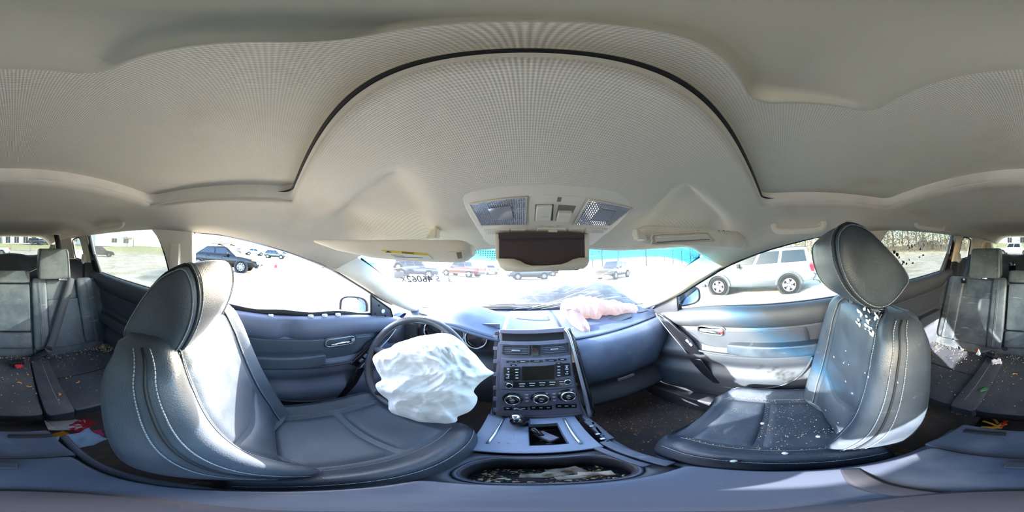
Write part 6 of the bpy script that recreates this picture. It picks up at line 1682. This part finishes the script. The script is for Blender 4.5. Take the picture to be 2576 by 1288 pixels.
# black sedan on the left
t = car('sedan', 'sedan', 'black', (-9.95, -2.75, gz(-9.9,-2.7)), math.radians(-5), 'glossy black sedan with alloy wheels and roof rack parked beyond the driver window', 'car')
for y in (-.35, .45): MB().tube([V(-.62,y,1.50),V(-.45,y,1.56),V(.45,y,1.56),V(.62,y,1.50)], .03, 8).build('roof_bar', K['gasket'], t, local=True)
MB().lattice(lambda a, b, c: V(.55*a,-.1+.75*b,1.62+.03*c), (-1,-.8,.8,1)).build('roof_board', VP['dark'], t, sub=1, local=True)
for sg in (-1,1): MB().box((sg*.86, 1.95, .72), (.04,.20,.05)).build('side_marker', K['amber'], t, bevel=.01, local=True)
def at(px, py, dist):
    d = A(px, py, d=1); d = V(d.x, d.y, 0).normalized()*dist; return d.x, d.y
car('hatchback', 'hatch', 'dark', at(693,640,32), math.radians(-12), 'small dark hatchback with red tail lamp far beyond the driver window', 'car', 1)
car('sedan', 'sedan', 'pale', at(640,640,36), math.radians(20), 'pale sun-bleached sedan with dark wheels beyond the black sedan bonnet', 'car', 1)
car('sedan', 'sedan', 'blue', at(606,640,44), math.radians(70), 'purple-blue roofed sedan furthest behind the black sedan bonnet', 'car', 1)
car('sedan', 'sedan', 'dark', at(846,660,21), math.radians(-20), 'dark sedan cut off by the slanting left front pillar', 'car', 1)
car('hatchback', 'hatch', 'pale', at(722,640,46), math.radians(60), 'pale hatchback furthest away beside the left front pillar', 'car', 1)
# red fuel can on the gravel
x, y = at(693,683,15.6); t = thing('fuel_can', 'red plastic fuel can standing on the gravel beyond the black sedan', 'fuel can', (x,y,gz(x,y)), world=True)
MB().lattice(lambda a, b, c: V(.22*a,.15*b,.16+.16*c), (-1,-.7,.7,1)).build('can', K['red'], t, sub=1, local=True)
MB().tube([V(-.14,0,.31),V(-.12,0,.42),V(.10,0,.42),V(.12,0,.31)], .025, 8).build('handle', K['rubber'], t, local=True)
MB().tube([V(.12,0,.33),V(.22,0,.46)], .03, 8).build('spout', K['rubber'], t, local=True)
# through the windscreen
car('off_roader', 'suv', 'blue', at(1048,672,16.5), math.radians(-62), 'dark blue wrecked off-roader through the left of the windscreen', 'car', 1)
x, y = at(1002,672,13.5); t = thing('spare_wheel', 'loose wheel propped on end beside the wrecked off-roader', 'wheel', (x,y,gz(x,y)+.95), world=True)
MB().lathe([(.2,-.1),(.36,-.11),(.38,0),(.36,.11),(.2,.1),(.18,.05)], V(0,0,0), V(.5,-.8,.1), 28).build('tyre', K['tire'], t, local=True, angle=50)
MB().lathe([(.19,.06),(.17,.10),(.05,.07),(.001,.07)], V(0,0,0), V(.5,-.8,.1), 20).build('rim', K['alloy'], t, local=True)
MB().box((0,.1,-.65),(.7,.5,.60)).build('block', eng, t, local=True, bevel=.05)
car('pickup', 'pickup', 'red', at(1163,672,21), math.radians(75), 'faded red wrecked pickup through the windscreen left of the roof console', 'truck', 1)
car('sedan', 'sedan', 'dark', at(1330,690,17.5), math.radians(100), 'dark wrecked sedan through the windscreen below the sunglasses holder', 'car', 1)
car('hatchback', 'hatch', 'red', at(1362,680,22), math.radians(95), 'dull red hatchback behind the dark wrecked sedan', 'car', 1)
car('off_roader', 'suv', 'dark', at(1545,676,16.5), math.radians(120), 'dark off-roader through the right of the windscreen', 'car', 1)
car('sedan', 'sedan', 'pale', at(1225,675,26), math.radians(40), 'pale sedan wreck behind the red pickup', 'car', 1)
# behind
d0, d1 = A(2506,630,y=-25.5), A(2576+27,630,y=-25.5)
car('pickup', 'pickup', 'white', ((d0.x+d1.x)/2, -25.6), math.radians(-90), 'white crew-cab pickup with red tail lamp beyond the rear window', 'truck', 1)
car('suv', 'suv', 'dark', at(92,612,43), math.radians(80), 'dark SUV by the pale sheds far beyond the rear window', 'car', 1)
car('sedan', 'sedan', 'blue', at(110,612,44), math.radians(85), 'blue grey sedan by the pale sheds far beyond the rear window', 'car', 1)
car('hatchback', 'hatch', 'dark', at(2324,612,42), math.radians(70), 'grey green hatchback on the bank beyond the right rear window', 'car', 1)
car('sedan', 'sedan', 'white', at(2352,612,42), math.radians(80), 'white sedan on the bank beyond the right rear window', 'car', 1)
x, y = at(256,630,27); car('convertible_wreck', 'hatch', 'black', (x, y), math.radians(55), 'black stripped wreck on the gravel beyond the left rear door window', 'car', 1)
x, y = at(199,634,25); t = thing('tank', 'white square tank lying on the gravel beyond the left quarter window', 'tank', (x,y,gz(x,y)), world=True)
MB().lattice(lambda a, b, c: V(.85*a,.55*b,.5+.5*c), (-1,-.85,.85,1)).build('drum', VP['white'], t, sub=1, local=True)
MB().box((-.9,0,.5),(.08,.9,.85)).build('end_frame', K['clad'], t, local=True, bevel=.02)

# ------------------------------------------------------------------ buildings, fences, trees
wallm = mat('white cladding wall', srgb(232,230,224), .8, var=(2, srgb(214,210,200), .5, .7)); roofm = mat('pale metal roof', srgb(190,196,200), .5)
def building(name, lab, px, dist, w, d_, h, rz_, wins, roofh=1.4):
    x, y = at(px, 615, dist); t = thing(name, lab, 'building', (x, y, gz(x,y)-.3), rotz=rz_, world=True)
    MB().box((0,0,h/2),(w,d_,h)).build('wall', wallm, t, smooth=False, local=True)
    MB().prism([V(-w/2-.3,-d_/2-.3,h),V(-w/2-.3,d_/2+.3,h),V(-w/2-.3,0,h+roofh)], V(w+.6,0,0)).build('roof', roofm, t, smooth=False, local=True)
    for wx, wz, ww, wh in wins:
        for sg in (-1,1):
            f = MB().box((wx, sg*(d_/2+.02), wz),(ww,.08,wh)).build('window', K['lampc'], t, smooth=False, local=True)
            MB().box((wx, sg*(d_/2+.05), wz),(ww*.84,.06,wh*.84)).build('pane', K['cglass'], f, smooth=False, local=True)
            MB().box((wx, sg*(d_/2+.07), wz),(.05,.06,wh*.9)).build('glazing_bar', wallm, f, smooth=False, local=True)
    return t
def facing(px):
    d = A(px, 615, d=1); return math.atan2(d.y, d.x) + PI/2
bt = building('office_building', 'white two-storey office building beyond the left rear door window', 279, 46, 10, 7, 6.2, facing(279)+.25, ((-3.2,1.6,1.6,1.3),(0,1.6,1.6,1.3),(3,4.4,1.4,1.3),(-1,4.4,1.4,1.3)))
MB().prism([V(-1.5,-3.5,2.6),V(4.8,-3.5,2.6),V(4.8,-5.0,2.2),V(-1.5,-5.0,2.2)], V(0,0,.12)).build('awning', roofm, bt, smooth=False, local=True)
x, y = at(321,612,44); t = thing('gazebo', 'small pitched-roof shelter at the corner of the white office building', 'shelter', (x,y,gz(x,y)), world=True)
for sx_ in (-1,1):
    for sy_ in (-1,1): MB().tube([V(1.1*sx_,1.1*sy_,0),V(1.1*sx_,1.1*sy_,2.3)], .07, 8).build('post', K['clad'], t, local=True)
MB().loft([[V(-1.7,-1.7,2.3),V(1.7,-1.7,2.3),V(1.7,1.7,2.3),V(-1.7,1.7,2.3)],[V(-.1,-.1,3.2),V(.1,-.1,3.2),V(.1,.1,3.2),V(-.1,.1,3.2)]]).build('roof', roofm, t, smooth=False, local=True)
building('shed', 'long pale shed with dark doors beyond the rear window', 52, 52, 11, 6, 3.4, facing(52), ((-4,1.4,1.6,2.2),(-1.5,1.4,1.6,2.2),(1.2,1.4,1.6,2.2),(3.8,1.4,1.6,2.2)), 1.0)
building('shed', 'small white shed seen through the left quarter window', 200, 50, 5, 4, 3.0, facing(200), ((-1,1.5,1.2,1.0),(1.2,1.5,1.2,1.0)), 1.0)
building('shed', 'white shed behind the white pickup', 2556, 54, 8, 5, 3.4, facing(2556), ((-2,1.4,1.6,2.0),(2,1.4,1.6,2.0)), 1.0)
def fence(name, lab, pts, h, step):
    t = thing(name, lab, 'fence', (pts[0][0], pts[0][1], gz(*pts[0])), world=True); o_ = t.location.copy()
    P_ = resample([V(x,y,0) for x,y in pts], max(2,int(sum((V(*a,0)-V(*b,0)).length for a,b in zip(pts,pts[1:]))/step)))
    for q in P_: q.z = gz(q.x,q.y)
    for q in P_: MB().tube([q-o_, q-o_+V(0,0,h)], .035, 6).build('post', K['alloy'], t, local=True)
    for zz in (h-.05, .1): MB().tube([q-o_+V(0,0,zz) for q in P_], .022, 5).build('rail', K['alloy'], t, local=True)
    mb = MB()
    for a, b in zip(P_, P_[1:]):
        for k in range(5):
            mb.tube([a.lerp(b,k/5)-o_+V(0,0,.1), a.lerp(b,(k+2)/5)-o_+V(0,0,h)], .006, 3, cap=False); mb.tube([a.lerp(b,(k+2)/5)-o_+V(0,0,.1), a.lerp(b,k/5)-o_+V(0,0,h)], .006, 3, cap=False)
    mb.build('wire_mesh', K['alloy'], t, local=True, kind='stuff', smooth=False)
fence('chain_fence', 'tall chain-link fence along the yard beyond the rear window', [at(px,612,33) for px in (2460,2520,2576,2640,2700)], 2.2, 3.0)
fence('chain_fence', 'tall chain-link fence running along the skyline beyond the left rear door window', [at(px,612,44) for px in (335,365,395,430)], 3.4, 3.5)
fence('rail_fence', 'white rail fence on the bank beyond the right rear door window', [at(px,612,40) for px in (2240,2300,2360,2440)], 1.2, 3.0)
leaf = [mat('olive leaves', srgb(70,74,40), .9, var=(.8, srgb(98,90,48), .4, .6)), mat('dark pine needles', srgb(34,50,40), .9, var=(1.2, srgb(52,64,44), .4, .6)), mat('bare brown twigs', srgb(86,74,64), .9)]
bark = mat('grey bark', srgb(80,70,60), .9)
protos = {}
def tree(kind, loc, h, lab, group):
    key = kind
    if key not in protos:
        rnd = random.Random(kind*7+3); t = thing(('bushy_tree','pine_tree','bare_tree')[kind], lab, 'tree', (0,0,0), group, world=True)
        mb = MB()
        mb.tube([V(0,0,-.2),V(.1,0,3),V(0,.1,7.5)], [.22,.16,.05], 7)
        for k in range(9 if kind != 1 else 4):
            a = rnd.uniform(0,6.28); z = rnd.uniform(1,6.0); mb.tube([V(0,0,z),V(math.cos(a)*1.1,math.sin(a)*1.1,z+1.1),V(math.cos(a)*1.8,math.sin(a)*1.8,z+2.2)], [.07,.04,.015], 5)
        mb.build('trunk', bark, t, local=True)
        mb = MB(); N = (1000, 900, 900)[kind]
        for k in range(N):
            if kind == 1:
                z = rnd.uniform(.14,1)**.8*9.6; R = (1-z/9.8)*2.4+.08; a = rnd.uniform(0,6.28); r = R*rnd.random()**.4; c = V(math.cos(a)*r, math.sin(a)*r, z); s = rnd.uniform(.18,.42); d = V(math.cos(a),math.sin(a),-.35+rnd.uniform(-.2,.2))
            else:
                v = V(rnd.gauss(0,1),rnd.gauss(0,1),rnd.gauss(0,1)).normalized()*rnd.random()**.33; lump = 1+.35*noise.noise(v*2.3+V(kind,0,0))
                c = V(v.x*2.7*lump, v.y*2.7*lump, (3.5 if kind == 0 else 4.3)+v.z*(3.4 if kind == 0 else 3.9)*lump); s = rnd.uniform(.16,.38) if kind == 0 else .26; d = V(rnd.gauss(0,1),rnd.gauss(0,1),rnd.gauss(0,1))
            d.normalize(); e = d.orthogonal().normalized(); e = Matrix.Rotation(rnd.uniform(0,6.28),3,d) @ e
            wd_ = s*(.45 if kind == 0 else .16 if kind == 1 else .09); L2 = s*(1 if kind != 2 else 3)
            n_ = d.cross(e)*s*.12
            b = len(mb.v); mb.v += [c-d*L2*.5, c+e*wd_+n_, c+d*L2*.5, c-e*wd_+n_]; mb.f.append((b,b+1,b+2,b+3))
        mb.build('crown', leaf[kind], t, local=True, smooth=False)
        protos[key] = t; o = t
    else:
        o = copy_tree(protos[key])
    o.location = (loc[0], loc[1], gz(*loc)); s = h/9.5; o.scale = (s*random.uniform(.85,1.2), s*random.uniform(.85,1.2), s); o.rotation_euler = (0,0,random.uniform(0,6.28))
    o['label'] = lab; o['group'] = group
    return o
G1, G2, G3 = 'olive bushy trees on the bank to the right', 'dark pines on the skyline', 'bare brown trees on the skyline'
for k in range(30):
    px = lerp(1880, 2450, (k+.5)/30) + random.uniform(-5,5); b_ = k % 4 == 1
    wh = 'above the silver SUV' if px < 2050 else 'behind the raised passenger headrest' if px < 2215 else 'seen through the right rear door window' if px < 2395 else 'seen through the right quarter window'
    tree(2 if b_ else 0, at(px,612,(36,41,47)[k % 3]), random.uniform(7,11), ('bare brown tree' if b_ else 'olive bushy tree') + ' in the wood on the bank ' + wh, G3 if b_ else G1)
for k in range(18):
    px = lerp(1480, 1880, (k+.5)/18) + random.uniform(-5,5); b_ = k % 5 == 1
    tree(1 if b_ else 2, at(px,640,(58,66,75)[k % 3]), random.uniform(10,12) if b_ else random.uniform(6,8.5), ('dark pine' if b_ else 'bare brown tree') + ' on the skyline through the windscreen right of the roof console', G2 if b_ else 'bare trees through the windscreen')
for px0, px1, d0_, d1_, n_, lab in ((1475,1885,52,60,5200,'grey brown scrub along the far edge of the yard through the windscreen'),(1890,2460,33,37,5200,'pale dry scrub along the bank right of the car')):
    mb = MB()
    for k in range(n_):
        x, y = at(random.uniform(px0,px1), 630, random.uniform(d0_,d1_)); z = gz(x,y) + (random.random()**1.6)*3.0
        a = random.uniform(0,6.28); d = V(math.cos(a)*.35, math.sin(a)*.35, random.uniform(.4,1)).normalized(); e = d.orthogonal().normalized(); c = V(x,y,z); w_ = random.uniform(.02,.055); L_ = random.uniform(.3,.7)
        b = len(mb.v); mb.v += [c-d*L_*.5-e*w_, c-d*L_*.5+e*w_, c+d*L_*.5+e*w_*.3, c+d*L_*.5-e*w_*.3]; mb.f.append((b,b+1,b+2,b+3))
    tag(mb.build('scrub', leaf[2], local=True, smooth=False), lab, 'scrub', kind='stuff')
for k in range(7):
    px = lerp(345, 440, (k+.5)/7); tree(1, at(px,615,random.uniform(80,95)), random.uniform(3,5), 'distant dark pine on the skyline behind the left rear fence', 'distant pines behind the left fence')
bpy.context.view_layer.update()
